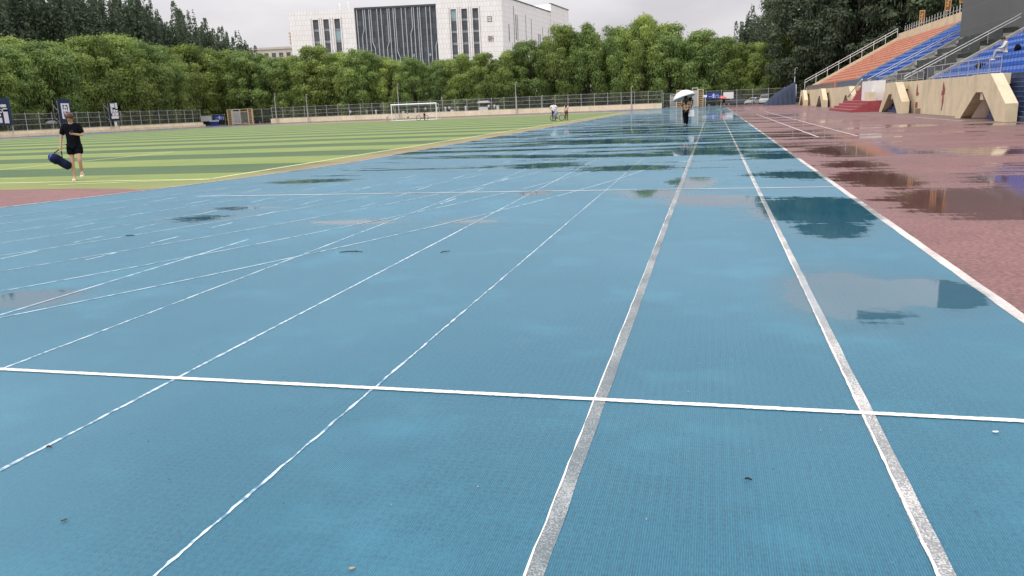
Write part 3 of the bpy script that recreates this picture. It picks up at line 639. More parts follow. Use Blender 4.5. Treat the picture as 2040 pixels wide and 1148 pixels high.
mb = MB(); mb.prism([(GX - .1, 0), (GX - .1, GZ + .3), (GX + RUN * NT_ + .3, GZ + .55 + RISE * NT_), (GX + RUN * NT_ + .3, 0)], 128.7, 129.3); gb(mb, 'end_wall', CREAM)
mb = MB(); mb.prism([(GX, 0), (GX, GZ + .1), (GX + 12, GZ + .25 + RISE * NT_), (GX + 12, 0)], 57.6, 58.1); gb(mb, 'dividing_wall', CONC)
mb = MB(); mb.prism([(GX, 0), (GX, GZ + .1), (GX + 12, GZ + .25 + RISE * NT_), (GX + 12, 0)], 75.9, 76.5); gb(mb, 'dividing_wall', CONC)
mb = MB(); mb.prism(stairs_poly(GX, GZ - .3, .4, .215, 30), 58.1, 62.2); gb(mb, 'aisle_stairs', BRN)
mb = MB(); mb.prism(stairs_poly(GX, GZ - .1, 1.35, .75, 5), 62.21, 75.9); gb(mb, 'honour_tier', CONC)
# seats
def seat_shape(mb, x, y, z):
    wd = .215; mb.box(x + .20, y - wd, z + .005, x + .56, y + wd, z + .17); mb.prism([(x + .50, z + .171), (x + .57, z + .171), (x + .62, z + .36), (x + .57, z + .36)], y - wd, y + wd, 'y'); mb.box(x + .30, y + .235, z + .005, x + .34, y + .26, z + .26, 1)
    return mb
sm = seat_shape(MB(), 0, 0, 0)
def proto_seat(mat):
    o = sm.build('seat', [mat, SEATP], G); return o
ps = None; nseat = 0; stuffB = MB(); stuffO = MB(); near = []
for t in range(NT_):
    y = 38.2
    while y < 57.3: near.append((GX + RUN * t, y, GZ + RISE * t)); y += .5
rs = random.Random(2)
near.sort(key=lambda s: (s[0] - GX) * 1.5 + abs(s[1] - 44) * .3)
for i, (x, y, z) in enumerate(near):
    if 51.0 < y < 53.6 and 0: continue
    if i < 100:
        if ps is None: ps = proto_seat(SEATB); ps.location = (x - GX, y - 80, z)
        else: c = ps.copy(); COL.objects.link(c); c.parent = G; c.location = (x - GX, y - 80, z)
    else: seat_shape(stuffB, x, y, z)
for t in range(NT_):
    y = 76.9
    while y < 93.8:
        if rs.random() > .04: seat_shape(stuffB, GX + RUN * t, y, GZ + RISE * t)
        y += .5
    y = 94.8
    while y < 128.5:
        if rs.random() > .05: seat_shape(stuffO, GX + RUN * t, y, GZ + RISE * t)
        y += .5
tag(gb(stuffB, 'seat_rows', [SEATB, SEATP]), kind='stuff'); tag(gb(stuffO, 'orange_seat_rows', [SEATO, plain('orange_gap', (.66, .36, .25), .6, .1, 2.)]), kind='stuff')
# front wall with recesses
ANEAR = [40.2, 60.2, 80.2, 100.2, 120.2]
def wall_piece(y0, y1, slant=1.6):
    mb = MB(); mb.prism([(y0, 0), (y1, 0), (y1 + slant, 1.38), (y1 + slant, GZ), (y0, GZ)], GX - .45, GX, 'x'); return gb(mb, 'front_wall', CREAM)
def open_piece(y0, ya, y1, slant=1.6):
    mb = MB(); mb.prism([(ya, 0), (y1, 0), (y1 + slant, 1.38), (y1 + slant, GZ), (ya, GZ)], GX - .45, GX, 'x'); mb.box(GX - .45, y0, 1.32, GX, ya - .002, GZ); gb(mb, 'front_wall', CREAM)
    MB_ = MB(); MB_.box(GX - .05, y0, 0, GX - .01, ya - .002, 1.318); gb(MB_, 'recess_shade_wall', BRN)  # brown on this back wall stands in for the shade inside the opening
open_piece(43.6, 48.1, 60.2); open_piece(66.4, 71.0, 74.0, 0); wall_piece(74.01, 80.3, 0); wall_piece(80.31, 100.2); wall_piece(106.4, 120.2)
for y0, y1, st in ((61.81, 66.4, NAVYS), (101.81, 106.4, NAVYS), (121.81, 126.3, ORANGE)):
    mb = MB(); mb.box(GX - .40, y0, 1.38, GX - .02, y1 - .01, GZ - .25); mb.box(GX - .45, y0, GZ - .25, GX, y1 - .01, GZ); gb(mb, 'front_wall', CREAM)
    mb = MB(); mb.prism(stairs_poly(GX - .33 - .9, .20, .15, .19, 6, 0)[:-1] + [(GX - .33, 0)], y0 - 1.6, y1 - .02)
    mb = MB(); mb.prism(stairs_poly(GX - 1.0, .20, .16, .2, 6, 0), y0 - 1.55, y1 - .02); o = gb(mb, 'painted_steps', st)
mb = MB(); mb.prism(stairs_poly(GX - .73, .21, .07, .21, 10, 0), 25, 43.3); gb(mb, 'painted_steps', NAVYS)
mb = MB()
for i in range(10): mb.box(GX - .745 + .07 * i, 25, .19 + .21 * i, GX - .70 + .07 * i, 43.25, .225 + .21 * i)
gb(mb, 'step_edge_strip', plain('edge_strip_grey_blue', (.10, .13, .20), .7, .3, 3.))  # paler grey-blue strip along the edge of each navy step
mb = MB(); mb.box(GX - .5, 126.4, 0, GX + .2, 129.5, 2.3); gb(mb, 'end_block', BRN)
# A-shaped buttresses
def buttress(y0, half=False):
    n, f = y0 - 1.1, y0 + 6.3
    # outline in (Y, z): cut toe and long slope on the near side, inverted V opening with a short flat top
    poly = [(n, 0), (n, .78), (n + 2.3, 2.1), (n + 5.0, 2.1), (f, .0), (f - .95, 0), (n + 4.2, 1.28), (n + 3.2, 1.28), (n + 1.15, 0)]
    if half: poly = [(n + 3.2, 2.1), (n + 4.2, 2.1), (f, 0), (f - .75, 0), (n + 4.0, 1.28), (n + 3.2, 1.28)]
    mb = MB(); x0 = GX - 1.3
    mb.prism(poly, x0, x0 + .5, 'x')
    mb.box(x0 + .502, n + 2.35, 1.6, GX - .452, n + 4.9, 2.098)
    if not half: mb.box(x0 + .1, n + 3.45, .93, x0 + .4, n + 3.85, 1.278)
    return gb(mb, 'buttress', CREAM)
for i, a in enumerate(ANEAR): buttress(a, False)
# red steps
mb = MB(); mb.prism(stairs_poly(GX - 3.2, .21, .42, .21, 4)[:-1] + [(GX - 1.5, 0)], 67.2, 79.0)
mb = MB(); mb.prism([(10.3, 0), (10.3, .2), (10.7, .2), (10.7, .4), (11.1, .4), (11.1, .6), (11.5, .6), (11.5, .82), (GX - .46, .82), (GX - .46, 0)], 67.2, 79.2); gb(mb, 'red_steps', REDST)
mb = MB(); P = [(79.0, .825)]
for i in range(7): P += [(79.0 - .7 * i, .82 + .18 * (i + 1)), (79.0 - .7 * (i + 1), .82 + .18 * (i + 1))]
P += [(79.0 - 4.9, .825)]; mb.prism(P, GX - 1.3, GX - .46, 'x'); gb(mb, 'red_stair_flight', REDST)
mb = MB(); mb.tube([(GX - 1.35, 81.5, 1.15), (GX - 1.35, 74.2, 2.55)], .05); gb(mb, 'handrail', WHITE)
mb = MB(); mb.box(GX - 1.35, 69.0, .825, GX - .47, 74.05, 2.35); gb(mb, 'white_booth', WHITE)
mb = MB(); mb.box(GX - 1.9, 67.6, .825, GX - 1.36, 69.6, 1.5); gb(mb, 'white_plinth', CREAM2)
# low parapet railings on top of front wall
mb = MB()
def rail(mb, y0, y1, x, zb, h, r=.03, sp=1.6):
    mb.tube([(x, y0, zb + h), (x, y1, zb + h)], r); mb.tube([(x, y0, zb + .12), (x, y1, zb + .12)], r * .7)
    n = max(1, int((y1 - y0) / sp))
    for i in range(n + 1): y = y0 + (y1 - y0) * i / n; mb.tube([(x, y, zb), (x, y, zb + h)], r * .8)
    y = y0
    while y < y1: mb.tube([(x, y, zb + .12), (x, y, zb + h)], .007, 4, cap=False); y += .3
rail(mb, 43.7, 57.5, GX - .2, GZ, .8); rail(mb, 58.5, 73, GX - .2, GZ, .6); gb(mb, 'front_railing', STEEL)
mb = MB(); mb.box(GX - .3, 74.3, GZ, GX - .15, 96.8, GZ + .62); gb(mb, 'parapet_panel', plain('slate_panel', (.10, .13, .17), .5, .2, 1.))
mb = MB(); mb.box(GX - .3, 97.9, GZ, GX - .15, 126, GZ + .62); gb(mb, 'parapet_panel', plain('brown_grille', (.16, .13, .13), .6, .25, 1.))
mb = MB(); mb.box(GX - .4, 96.9, GZ - .2, GX - .05, 97.8, GZ + .72); gb(mb, 'parapet_pier', ORANGE)
# sloping stair rails
def slope_rail(y, x0, x1, h, mat, dz=0, sp=2.4):
    mb = MB(); z = lambda x: GZ + (x - GX) * RISE / RUN + dz
    for hh in (h, h * .72): mb.tube([(x0, y, z(x0) + hh), (x1, y, z(x1) + hh)], .035)
    n = int((x1 - x0) / sp)
    for i in range(n + 1): x = x0 + (x1 - x0) * i / n; mb.tube([(x, y, z(x) - .1), (x, y, z(x) + h)], .028)
    gb(mb, 'stair_railing', mat)
slope_rail(76.2, GX - .6, GX + 6.4, .68, STEEL, .1); slope_rail(62.1, GX - .6, GX + 12, .68, STEEL); slope_rail(129.0, GX - .3, GX + 12, 1.25, WHITE, .4, 1.5)
# top wall, panels and rail
mb = MB(); mb.box(GX + 12.05, 76.5, 0, GX + 12.5, 128.6, GZ + RISE * 15 + .9); gb(mb, 'top_wall', CREAM)
mb = MB()
for i in range(40): y = 74.2 + i * 1.3; mb.box(GX + 12.1, y, GZ + RISE * 15 + .9, GX + 12.16, y + .06, GZ + RISE * 15 + 1.7)
mb.box(GX + 12.1, 74, GZ + RISE * 15 + 1.2, GX + 12.14, 125.6, GZ + RISE * 15 + 1.24); gb(mb, 'top_railing', POST)
# dark tarpaulins over the honour tiers
for i in range(5):
    x0 = GX + 1.35 * i; z0 = GZ - .1 + .75 * i
    mb = MB(); rr = random.Random(i); n = 16; vs = []
    for j in range(n + 1):
        y = 62.3 + (74.6 - 62.3 - i * .5) * j / n
        vs += [(x0 - .06, y, z0 - .7 + rr.uniform(-.05, .05)), (x0 - .05 + rr.uniform(0, .1), y, z0 + .32 + rr.uniform(-.05, .08)), (x0 + .75, y, z0 + .42 + rr.uniform(-.05, .05)), (x0 + 1.3, y, z0 + .1)]
    fs = [(4 * j + k, 4 * j + k + 1, 4 * j + 5 + k, 4 * j + 4 + k) for j in range(n) for k in range(3)]
    fs += [(0, 1, 2, 3), (4 * n, 4 * n + 1, 4 * n + 2, 4 * n + 3)]; mb.add(vs, fs); T_ = mb.build('tarpaulin', TARPG)
    ye = 74.6 - i * .5; m2 = MB(); m2.tube([(x0 - .12, ye, z0 - .05), (x0 + .3, ye + .5, z0 + .25), (x0 + .9, ye + .3, z0 + .4), (x0 + 1.35, ye + .1, z0 + .1)], [.12, .2, .15, .08], 7); m2.tube([(x0 - .1, ye + .5, z0 + .1), (x0 + .5, ye + .9, z0 + .3)], [.08, .12], 6)
    m2.build('rolled_edge', TARPE, T_, True)
    tag(T_, 'dark tarpaulin with pale rolled end on the %s covered tier of the grandstand' % ['lowest', 'second lowest', 'middle', 'second highest', 'highest'][i], 'tarpaulin', 'dark tarpaulins over the honour tiers')
# grey stand building with roof canopy
B = empty('stand_building', (22.4, 67.6, 0)); tag(B, 'tall grey clad pavilion rising from the middle of the grandstand', 'building')
q = NT('seamed_cladding'); t = q.n('ShaderNodeTexCoord').outputs['Object']; s3 = q.n('ShaderNodeSeparateXYZ', {0: t}); v = q.n('ShaderNodeCombineXYZ', {0: q.math('ADD', s3.outputs[0], s3.outputs[1]), 1: s3.outputs[2]}).outputs[0]
br = q.n('ShaderNodeTexBrick', {0: v, 'Color1': (.098, .100, .103, 1), 'Color2': (.108, .110, .112, 1), 'Mortar': (.17, .17, .17, 1), 'Scale': 1., 'Mortar Size': .018, 'Brick Width': 5.2, 'Row Height': 1.55}, offset=0.)
mat_seam = q.set(col=q.mix(q.ramp(q.noise(t, .4, 5), .3, .7, 0, .35), br.outputs[0], (.14, .14, .14)), rough=.45)
mb = MB(); mb.box(-2.6, -9.4, 4.7, 16, 8.3, 18.5); mb.build('wall', mat_seam, B)
mb = MB(); mb.box(-2.64, -6.5, 9.55, -2.6, 7.6, 12.3); mb.build('window', DARKW, B)
mb = MB(); mb.prism([(-9.0, 18.55), (-9.0, 19.3), (14, 21.2), (14, 18.55)], -12, 10); mb.build('roof_canopy', plain('canopy_dark', (.05, .05, .055), .5, .1, 1.), B)
mb = MB(); mb.box(-2.2, -9.0, 0, 15, 8.0, 4.69); mb.build('plinth', CONC, B)
# mural paint on the wall
mm = empty('wall_mural', (GX - .455, 52.5, 0)); tag(mm, 'faded maroon figures painted on the cream wall beside the nearest buttress', 'mural')
def blob(pts, name):
    mb = MB(); mb.prism([(p[0], p[1]) for p in pts], -.006, 0, 'x'); return mb.build(name, PAINTM, mm)
blob([(.0, 1.95), (-.16, 1.75), (-.42, 1.5), (-.38, 1.2), (-.22, 1.15), (-.28, .8), (-.02, .25), (.12, .3), (.02, .55), (.1, .9), (-.02, 1.2), (.25, 1.1), (.3, 1.3), (.12, 1.45), (.14, 1.7), (.06, 1.8)], 'painted_runner')
blob([(6.3, 1.9), (6.1, 1.6), (6.05, 1.35), (5.7, 1.3), (5.9, 1.15), (6.35, 1.1), (6.5, 1.3), (6.45, 1.65)], 'painted_runner')
blob([(5.9, .35), (6.5, .35), (6.5, .72), (5.9, .72)], 'painted_square')
e = empty('junction_box', (GX - .56, 57.8, 0)); MB().box(-.1, -.25, 0, .1, .25, .32).build('box_body', BRN, e); tag(e, 'small brown box at the foot of the mural wall', 'box')
# framed vertical signs above the top wall
for k, (y, z, hh) in enumerate(((106.4, 10.3, 2.1), (100.6, 10.6, 2.4), (94.6, 10.4, 2.4), (118.5, 10.0, 1.6))):
    e = empty('framed_sign', (GX + 12.75, y, 0), -.25)
    mb = MB()
    for sx in (-.24, .24): mb.box(sx - .03, 0, 7.5, sx + .03, .06, z)
    mb.build('post', POST, e); mb = MB(); mb.box(-.32, -.05, z, .32, .05, z + hh); mb.build('frame', GOLD, e)
    mb = MB(); mb.box(-.24, -.08, z + .12, .24, -.051, z + hh - .12); mb.build('sign_panel', SIGNR, e)
    mb = MB(); mb.box(-.05, -.10, z + .5, .05, -.081, z + hh - .4); mb.box(-.18, -.10, z + .9, -.06, -.081, z + 1.0); mb.box(.06, -.10, z + 1.1, .18, -.081, z + 1.2); mb.box(-.17, -.10, z + .45, -.06, -.081, z + .6); mb.build('character', GOLD, e)
    tag(e, ['red and gold framed sign above the orange seats, second from the left', 'taller red and gold sign above the orange seats, third from the left', 'red and gold sign nearest the grey pavilion', 'small red and gold sign farthest from the grey pavilion'][k], 'sign', 'red and gold signs above the top row')
# navy tarpaulin heap at the far end
mb = MB(); rr = random.Random(4); n = 26; m = 8; vs = []
for i in range(n + 1):
    t = i / n; x = 7.9 + 4.9 * t; top = .5 + 3.1 * max(0, t) ** .75
    for j in range(m + 1):
        s = j / m; z = top * math.sin(s * math.pi * .5); y = 137.2 + 2.2 * s + .16 * math.sin(t * 42 + s * 3) * (1 - s * .5) + rr.uniform(-.04, .04)
        vs.append((x + .5 * s * (1 - t), y, max(.0, z)))
base = len(vs)
fs = [(i * (m + 1) + j, i * (m + 1) + j + 1, (i + 1) * (m + 1) + j + 1, (i + 1) * (m + 1) + j) for i in range(n) for j in range(m)]
for i in range(n + 1): t = i / n; vs.append((7.9 + 4.9 * t, 141.4, 0))
fs += [(i * (m + 1) + m, base + i, base + i + 1, (i + 1) * (m + 1) + m) for i in range(n)]
fs.append(tuple([n * (m + 1) + j for j in range(m + 1)] + [base + n])); fs.append(tuple([j for j in range(m, -1, -1)] + [base]))
mb.add(vs, fs); o = mb.build('covered_equipment', TARPB, None, True); tag(o, 'sloping heap under a navy blue tarpaulin at the far end of the grandstand', 'tarpaulin')
# ------------------------------------------------------------------ far white building
A0 = Vector((-150.5, 275.2, 0)); B0 = Vector((-73.8, 288.7, 0)); ang = math.atan2(B0.y - A0.y, B0.x - A0.x)
W_ = empty('office_building', A0, ang); tag(W_, 'large white stone building with dark glass middle and two characters on its wall', 'building')
q = NT('white_stone'); t = q.n('ShaderNodeTexCoord').outputs['Object']; s3 = q.n('ShaderNodeSeparateXYZ', {0: t}); v = q.n('ShaderNodeCombineXYZ', {0: q.math('ADD', s3.outputs[0], s3.outputs[1]), 1: s3.outputs[2]}).outputs[0]
br = q.n('ShaderNodeTexBrick', {0: v, 'Color1': (.88, .865, .84, 1), 'Color2': (.83, .81, .785, 1), 'Mortar': (.50, .48, .45, 1), 'Scale': 1., 'Mortar Size': .04, 'Brick Width': 1.1, 'Row Height': 1.75}, offset=0.33)
mp = q.n('ShaderNodeMapping', {0: t, 'Scale': (.4, .4, .06)}).outputs[0]
mat_stone = q.set(col=q.mix(q.ramp(q.noise(mp, 1.5, 6, .6), .45, .75, 0, .35), br.outputs[0], (.66, .56, .50)), rough=.55)
def wpart(name, mb, mat): return mb.build(name, mat, W_)
def solid_wall(x0, x1, h, strips, y=0., ztop_off=3.2):
    mb = MB(); xs = [x0] + [v for s in strips for v in s] + [x1]
    for a, b in zip(xs[::2], xs[1::2]): mb.box(a, y, 0, b, y + 1., h - ztop_off)
    mb.box(x0, y, h - ztop_off, x1, y + 1., h); mb.box(x0, y + 1.001, 0, x1, y + 30, h - .8); return mb
LS = [(8.6, 10.7), (12.5, 14.6), (16.6, 18.7)]; RS = [(59.3, 61.3), (63.2, 65.3), (67.2, 69.3)]
wpart('stone_wing', solid_wall(0, 24.2, 38.2, LS), mat_stone); wpart('stone_wing', solid_wall(54.2, 77.9, 40.3, RS, ztop_off=4.0), mat_stone)
WG = [plain('window_glass', (.085, .095, .105), .15, .3, .3), plain('window_glass_lit', (.30, .42, .45), .3, .2, .6), plain('window_spandrel', (.30, .31, .33), .4, .15, .4)]
rr = random.Random(8)
for si, (a, b) in enumerate(LS + RS):
    h = (38.2 - 3.2) if si < 3 else (40.3 - 4.0); z = h; j = 0
    while z > 6:
        z1 = z; z0 = z - 3.3; m = MB().box(a + .05, .55, z0 + .07, b - .05, .62, z1 - .07); 
        wp = m.build('window', WG[1] if (si == 2 and j == 1) or (si == 3 and j == 0) else WG[0], W_)
        MB().box(a, .5, z0 - .75, b, .6, z0 - .02).build('spandrel', WG[2], W_); z = z0 - .8; j += 1
    m = MB()
    for s in (a - .6, b + .45): m.box(s, -.12, 4, s + .15, -.002, h + .6)
    m.build('pilaster_groove', plain('groove_grey', (.42, .40, .39), .6, .05, 1.) if si == 0 else bpy.data.materials['groove_grey'], W_)
# glass centre
q = NT('curtain_wall'); t = q.n('ShaderNodeTexCoord').outputs['Object']; s3 = q.n('ShaderNodeSeparateXYZ', {0: t}); v = q.n('ShaderNodeCombineXYZ', {0: s3.outputs[0], 1: s3.outputs[2]}).outputs[0]
br = q.n('ShaderNodeTexBrick', {0: v, 'Color1': (.035, .045, .055, 1), 'Color2': (.085, .10, .115, 1), 'Mortar': (.02, .022, .025, 1), 'Scale': 1., 'Mortar Size': .06, 'Brick Width': 1.25, 'Row Height': 2.0}, offset=0.)
mat_cw = q.set(col=br.outputs[0], rough=.14, spec=.6)
wpart('curtain_wall', MB().box(24.25, .9, 0, 54.15, 25, 37.8), mat_cw)
wpart('roof_edge', MB().box(24.25, .3, 37.8, 54.15, 25, 38.5), plain('roof_edge_dark', (.06, .06, .07), .5, .1, 1.))
rr = random.Random(12); mul = plain('mullion_grey', (.58, .60, .62), .35, .08, 1., metal=.3)
for k in range(20):
    x = 25.0 + k * 1.49; m = MB(); pts = [(x, .5, 2)]
    if k % 3 == 1: zz = rr.choice([17, 20.5, 24, 28.5]); dx = .8 if k % 2 else -.8; pts += [(x, .5, zz), (x + dx, .5, zz + 2.2), (x + dx, .5, 37.8)]
    else: pts += [(x, .5, 37.8)]
    m.tube(pts, .17, 4); wpart('mullion', m, mul)
for x in (36.5, 44.5, 50.5): wpart('lit_pane', MB().box(x, .84, 20.6, x + .8, .88, 21.6), WG[1])
# side wing receding from the corner (the corner is wider than a right angle)
SA = 1.30
def side(name, mb, mat):
    o = mb.build(name, mat, W_); o.location = (77.92, 1.2, 0); o.rotation_euler = (0, 0, SA - math.pi / 2); return o
side('side_wing', MB().box(-14, .01, 0, .0, 60, 40.0), mat_stone); side('end_block', MB().box(-14, 60.02, 0, .35, 88, 43.3), mat_stone)
side('roof_edge', MB().box(-.5, .1, 40.01, .25, 59.9, 40.35), bpy.data.materials['roof_edge_dark']); side('roof_edge', MB().box(-.5, 60.1, 43.31, .6, 88.1, 43.65), bpy.data.materials['roof_edge_dark'])
for (y, z0, z1, wd) in ((6, 25, 31, .8), (12, 20, 38, .6), (14, 26, 35, .9), (16, 26, 35, .6), (6, 12, 19, .8), (15, 12, 20, .9), (26, 10, 36, .5), (33, 10, 35, .5), (42, 21, 30, 1.), (44, 20, 30, 1.2), (49, 20, 29, 1.3), (48, 10, 33, .5), (53, 20, 28, 1.), (56, 10, 33, .5)):
    side('slit_window', MB().box(.01, y, z0, .05, y + wd, z1), WG[0])
side('slit_window', MB().box(.36, 83, 29, .4, 84.6, 35), WG[0])
INK = plain('bronze_letters', (.16, .06, .045), .5, .2, 2.)
flat_text('日', 2.3, INK, W_, (73.3, -.12, 32.2), (math.pi / 2, 0, 0)); flat_text('新', 2.4, INK, W_, (73.5, -.12, 25.4), (math.pi / 2, 0, 0))
for x, y, h in ((17, 8, 2.2), (20.3, 8, 2.6)): m = MB(); m.tube([(x, y, 37.4), (x, y, 38.3 + h)], .12, 5); m.tube([(x - .5, y, 37.5), (x, y, 39.2), (x + .5, y, 37.5)], .06, 4); m.ell((x, y, 38.6 + h), (.3, .3, .5), 8, 6); wpart('roof_antenna', m, WHITE)
for y in (12, 30, 52): wpart('roof_unit', MB().box(70, y, 39.6, 76, y + 5, 41.2), CONC)
# distant blocks
def far_block(x, y, w, d, h, rz, label, floors=3, cols=9):
    e = empty('apartment_block', (x, y, 0), rz); MB().box(0, 0, 0, w, d, h).build('wall', plain('block_cream', (.55, .50, .42), .7, .08, .2), e)
    MB().box(-.4, -.4, h, w + .4, d + .4, h + .8).build('roof', plain('block_roof', (.50, .46, .40), .7, .08, .2), e)
    for f in range(floors):
        for c in range(cols):
            xx = (c + .5) * w / cols; zz = h - 3 - f * 3.2; MB().box(xx - .8, -.06, zz, xx + .8, -.005, zz + 1.7).build('window', WG[0], e)
    tag(e, label, 'building'); return e
far_block(-178, 285, 26, 14, 26.6, .2, 'low cream block peeping out left of the white office building')
far_block(13.5, 313, 22, 14, 22.3, -.1, 'pale flat block between the thin poplar and the big dark trees', 2, 7)
far_block(33, 236, 22, 14, 15.6, -.2, 'pale building glimpsed through the trees above the orange seats', 2, 7)
e = empty('roof_tower', (-158.2, 292, 0)); m = MB(); m.box(-1.2, -1.2, 0, 1.2, 1.2, 32.5); m.build('tower_body', CREAM, e)
m = MB(); [m.box(-1.5, -1.5, 28.6 + i * 1.2, 1.5, 1.5, 29.1 + i * 1.2) for i in range(4)]; m.build('tower_cap', plain('tower_rust', (.45, .33, .26), .7, .1, 1.), e); tag(e, 'small ribbed roof tower touching the left edge of the white building', 'tower')
# ------------------------------------------------------------------ people
def person(loc, rz, label, H=1.72, top=WCL, bottom=BLK, hair=HAIR, pose=None, sleeves='short', legs='long', hairlong=False, shoes=RUB, group=None, sub=1, fingers=False, skinmat=SKIN, loose=1.0):
    e = empty('person', loc, rz); k = H / 1.75; J = dict(
        pel=(0, 0, .95), sp=(0, 0, 1.15), ch=(0, 0, 1.33), nb=(0, 0, 1.46), nk=(0, .015, 1.52), hd=(0, .03, 1.61), cr=(0, .02, 1.68),
        shl=(-.17, 0, 1.41), ell=(-.22, -.02, 1.13), wrl=(-.23, .04, .88), hal=(-.23, .06, .79), shr=(.17, 0, 1.41), elr=(.22, -.02, 1.13), wrr=(.23, .04, .88), har=(.23, .06, .79),
        hil=(-.09, 0, .90), knl=(-.10, .02, .50), anl=(-.10, -.02, .09), tol=(-.10, .15, .035), hir=(.09, 0, .90), knr=(.10, .02, .50), anr=(.10, -.02, .09), tor=(.10, .15, .035))
    J.update(pose or {}); J = {a: tuple(c * k for c in b) for a, b in J.items()}
    rad = dict(pel=(.14, .10), sp=(.12, .09), ch=(.15, .10), nb=(.07, .06), nk=.05, hd=(.078, .09), cr=(.062, .07), shl=.055, ell=.038, wrl=.026, hal=.03, shr=.055, elr=.038, wrr=.026, har=.03, hil=.085, knl=.053, anl=.036, tol=.032, hir=.085, knr=.053, anr=.036, tor=.032)
    ks = list(J); idx = {a: i for i, a in enumerate(ks)}
    V = [(*J[a], tuple(x * k for x in rad[a]) if isinstance(rad[a], tuple) else rad[a] * k) for a in ks]
    E_ = [('pel', 'sp'), ('sp', 'ch'), ('ch', 'nb'), ('nb', 'nk'), ('nk', 'hd'), ('hd', 'cr'), ('ch', 'shl'), ('shl', 'ell'), ('ell', 'wrl'), ('wrl', 'hal'), ('ch', 'shr'), ('shr', 'elr'), ('elr', 'wrr'), ('wrr', 'har'), ('pel', 'hil'), ('hil', 'knl'), ('knl', 'anl'), ('anl', 'tol'), ('pel', 'hir'), ('hir', 'knr'), ('knr', 'anr'), ('anr', 'tor')]
    E_ = [(idx[a], idx[b]) for a, b in E_]
    if fingers:
        for s in 'lr':
            h = Vector(J['ha' + s]); wv = Vector(J['wr' + s]); d = (h - wv).normalized(); sd_ = d.cross(Vector((0, 1, .2))).normalized(); bend = sd_.cross(d)
            for f, ln in ((-1.5, .05), (-.5, .062), (.5, .06), (1.5, .045)):
                a = h + sd_ * f * .017; b_ = a + d * ln * .55 + bend * .01; c2 = b_ + d * ln * .3 + bend * .03
                n = len(V); V += [(*a, .010), (*b_, .009), (*c2, .008)]; E_ += [(idx['ha' + s], n), (n, n + 1), (n + 1, n + 2)]
            t1 = wv + d * .03 + sd_ * .03; t2 = t1 + d * .035 + sd_ * .02; n = len(V); V += [(*t1, .012), (*t2, .010)]; E_ += [(idx['ha' + s], n), (n, n + 1)]
    body = skin('body', V, E_, skinmat, e, sub, 0)
    def cl(name, pts, eds, mat, root=0): return skin(name, [(*[c for c in p[:3]], tuple(x * k * loose for x in p[3]) if isinstance(p[3], tuple) else p[3] * k * loose) for p in pts], eds, mat, e, sub, root)
    def lerp(a, b, t): return tuple(J[a][i] + (J[b][i] - J[a][i]) * t for i in range(3))
    hem = lerp('pel', 'sp', -.45)
    st = .85 if sleeves == 'short' else 1.0
    P = [(*lerp('pel', 'sp', .3), (.165, .125)), (*hem, (.175, .135)), (*J['ch'], (.175, .125)), (*lerp('ch', 'nb', .75), (.085, .07)), (*J['shl'], .082), (*lerp('shl', 'ell', st), .072), (*J['shr'], .082), (*lerp('shr', 'elr', st), .072)]
    Ed = [(0, 1), (0, 2), (2, 3), (2, 4), (4, 5), (2, 6), (6, 7)]
    if sleeves == 'long': P += [(*lerp('ell', 'wrl', .92), .045), (*lerp('elr', 'wrr', .92), .045)]; Ed += [(5, 8), (7, 9)]
    cl('shirt' if sleeves == 'short' else 'top', P, Ed, top)
    kt = .62 if legs == 'short' else 1.
    P = [(*lerp('pel', 'sp', .2), (.155, .115)), (*lerp('pel', 'hil', .6), (.12, .12)), (*J['hil'], .115), (*lerp('hil', 'knl', kt), .082 if legs != 'short' else .105), (*lerp('pel', 'hir', .6), (.12, .12)), (*J['hir'], .115), (*lerp('hir', 'knr', kt), .082 if legs != 'short' else .105)]
    Ed = [(0, 1), (1, 2), (2, 3), (0, 4), (4, 5), (5, 6)]
    if legs == 'long': P += [(*lerp('knl', 'anl', .97), .058), (*lerp('knr', 'anr', .97), .058)]; Ed += [(3, 7), (6, 8)]
    cl('shorts' if legs == 'short' else 'trousers', P, Ed, bottom)
    rr = random.Random(int(abs(loc[0]) * 10)); hd, cr_ = Vector(J['hd']), Vector(J['cr']); ax = (cr_ - Vector(J['nk'])).normalized()
    mb = MB(); hc = hd + (cr_ - hd) * .7 + Vector((0, -.014 * k, 0)); mb.ell(hc, (.104 * k, .118 * k, .112 * k), 16, 12, fn=lambda d: 1 + .06 * math.sin(d.x * 17 + d.y * 9) * math.cos(d.z * 13), zmin=-.45)
    if hairlong: mb.tube([hc + Vector((0, -.05, .02)), hc + Vector((0, -.09, -.15)), hc + Vector((0, -.11, -.36))], [.09, .11, .06], 9)
    mb.build('hair', hair, e, True)
    for s in 'lr':
        a, t_ = Vector(J['an' + s]), Vector(J['to' + s]); d = (t_ - a); d.z = 0; d = d.normalized() if d.length > .02 else Vector((0, 1, 0)); n = Vector((-d.y, d.x, 0)); lo = min(a.z - .075 * k, t_.z - .03 * k); up_ = Vector((0, 0, 1))
        c = Vector((a.x, a.y, lo)) - d * .07 * k; m2 = MB(); L_ = .27 * k; prof = [(-.0, .035, .05), (.3, .038, .075), (.6, .048, .06), (.85, .045, .045), (1., .025, .03)]; vs = []
        sl = (t_.z - a.z + .055 * k) / max(.01, (t_ - a).length)
        for (u, wd, hh) in prof:
            p = c + d * u * L_; p.z += max(-.0, 0) + u * L_ * sl * .6; wd *= k * 1.05; hh *= k
            vs += [p - n * wd, p + n * wd, p + n * wd * .75 + up_ * hh, p - n * wd * .75 + up_ * hh]
        fs = [(0, 1, 2, 3), (16, 19, 18, 17)] + [(4 * i + j, 4 * i + (j + 1) % 4, 4 * i + 4 + (j + 1) % 4, 4 * i + 4 + j) for i in range(4) for j in range(4)]
        m2.add(vs, fs); m2.build('shoe', shoes, e)
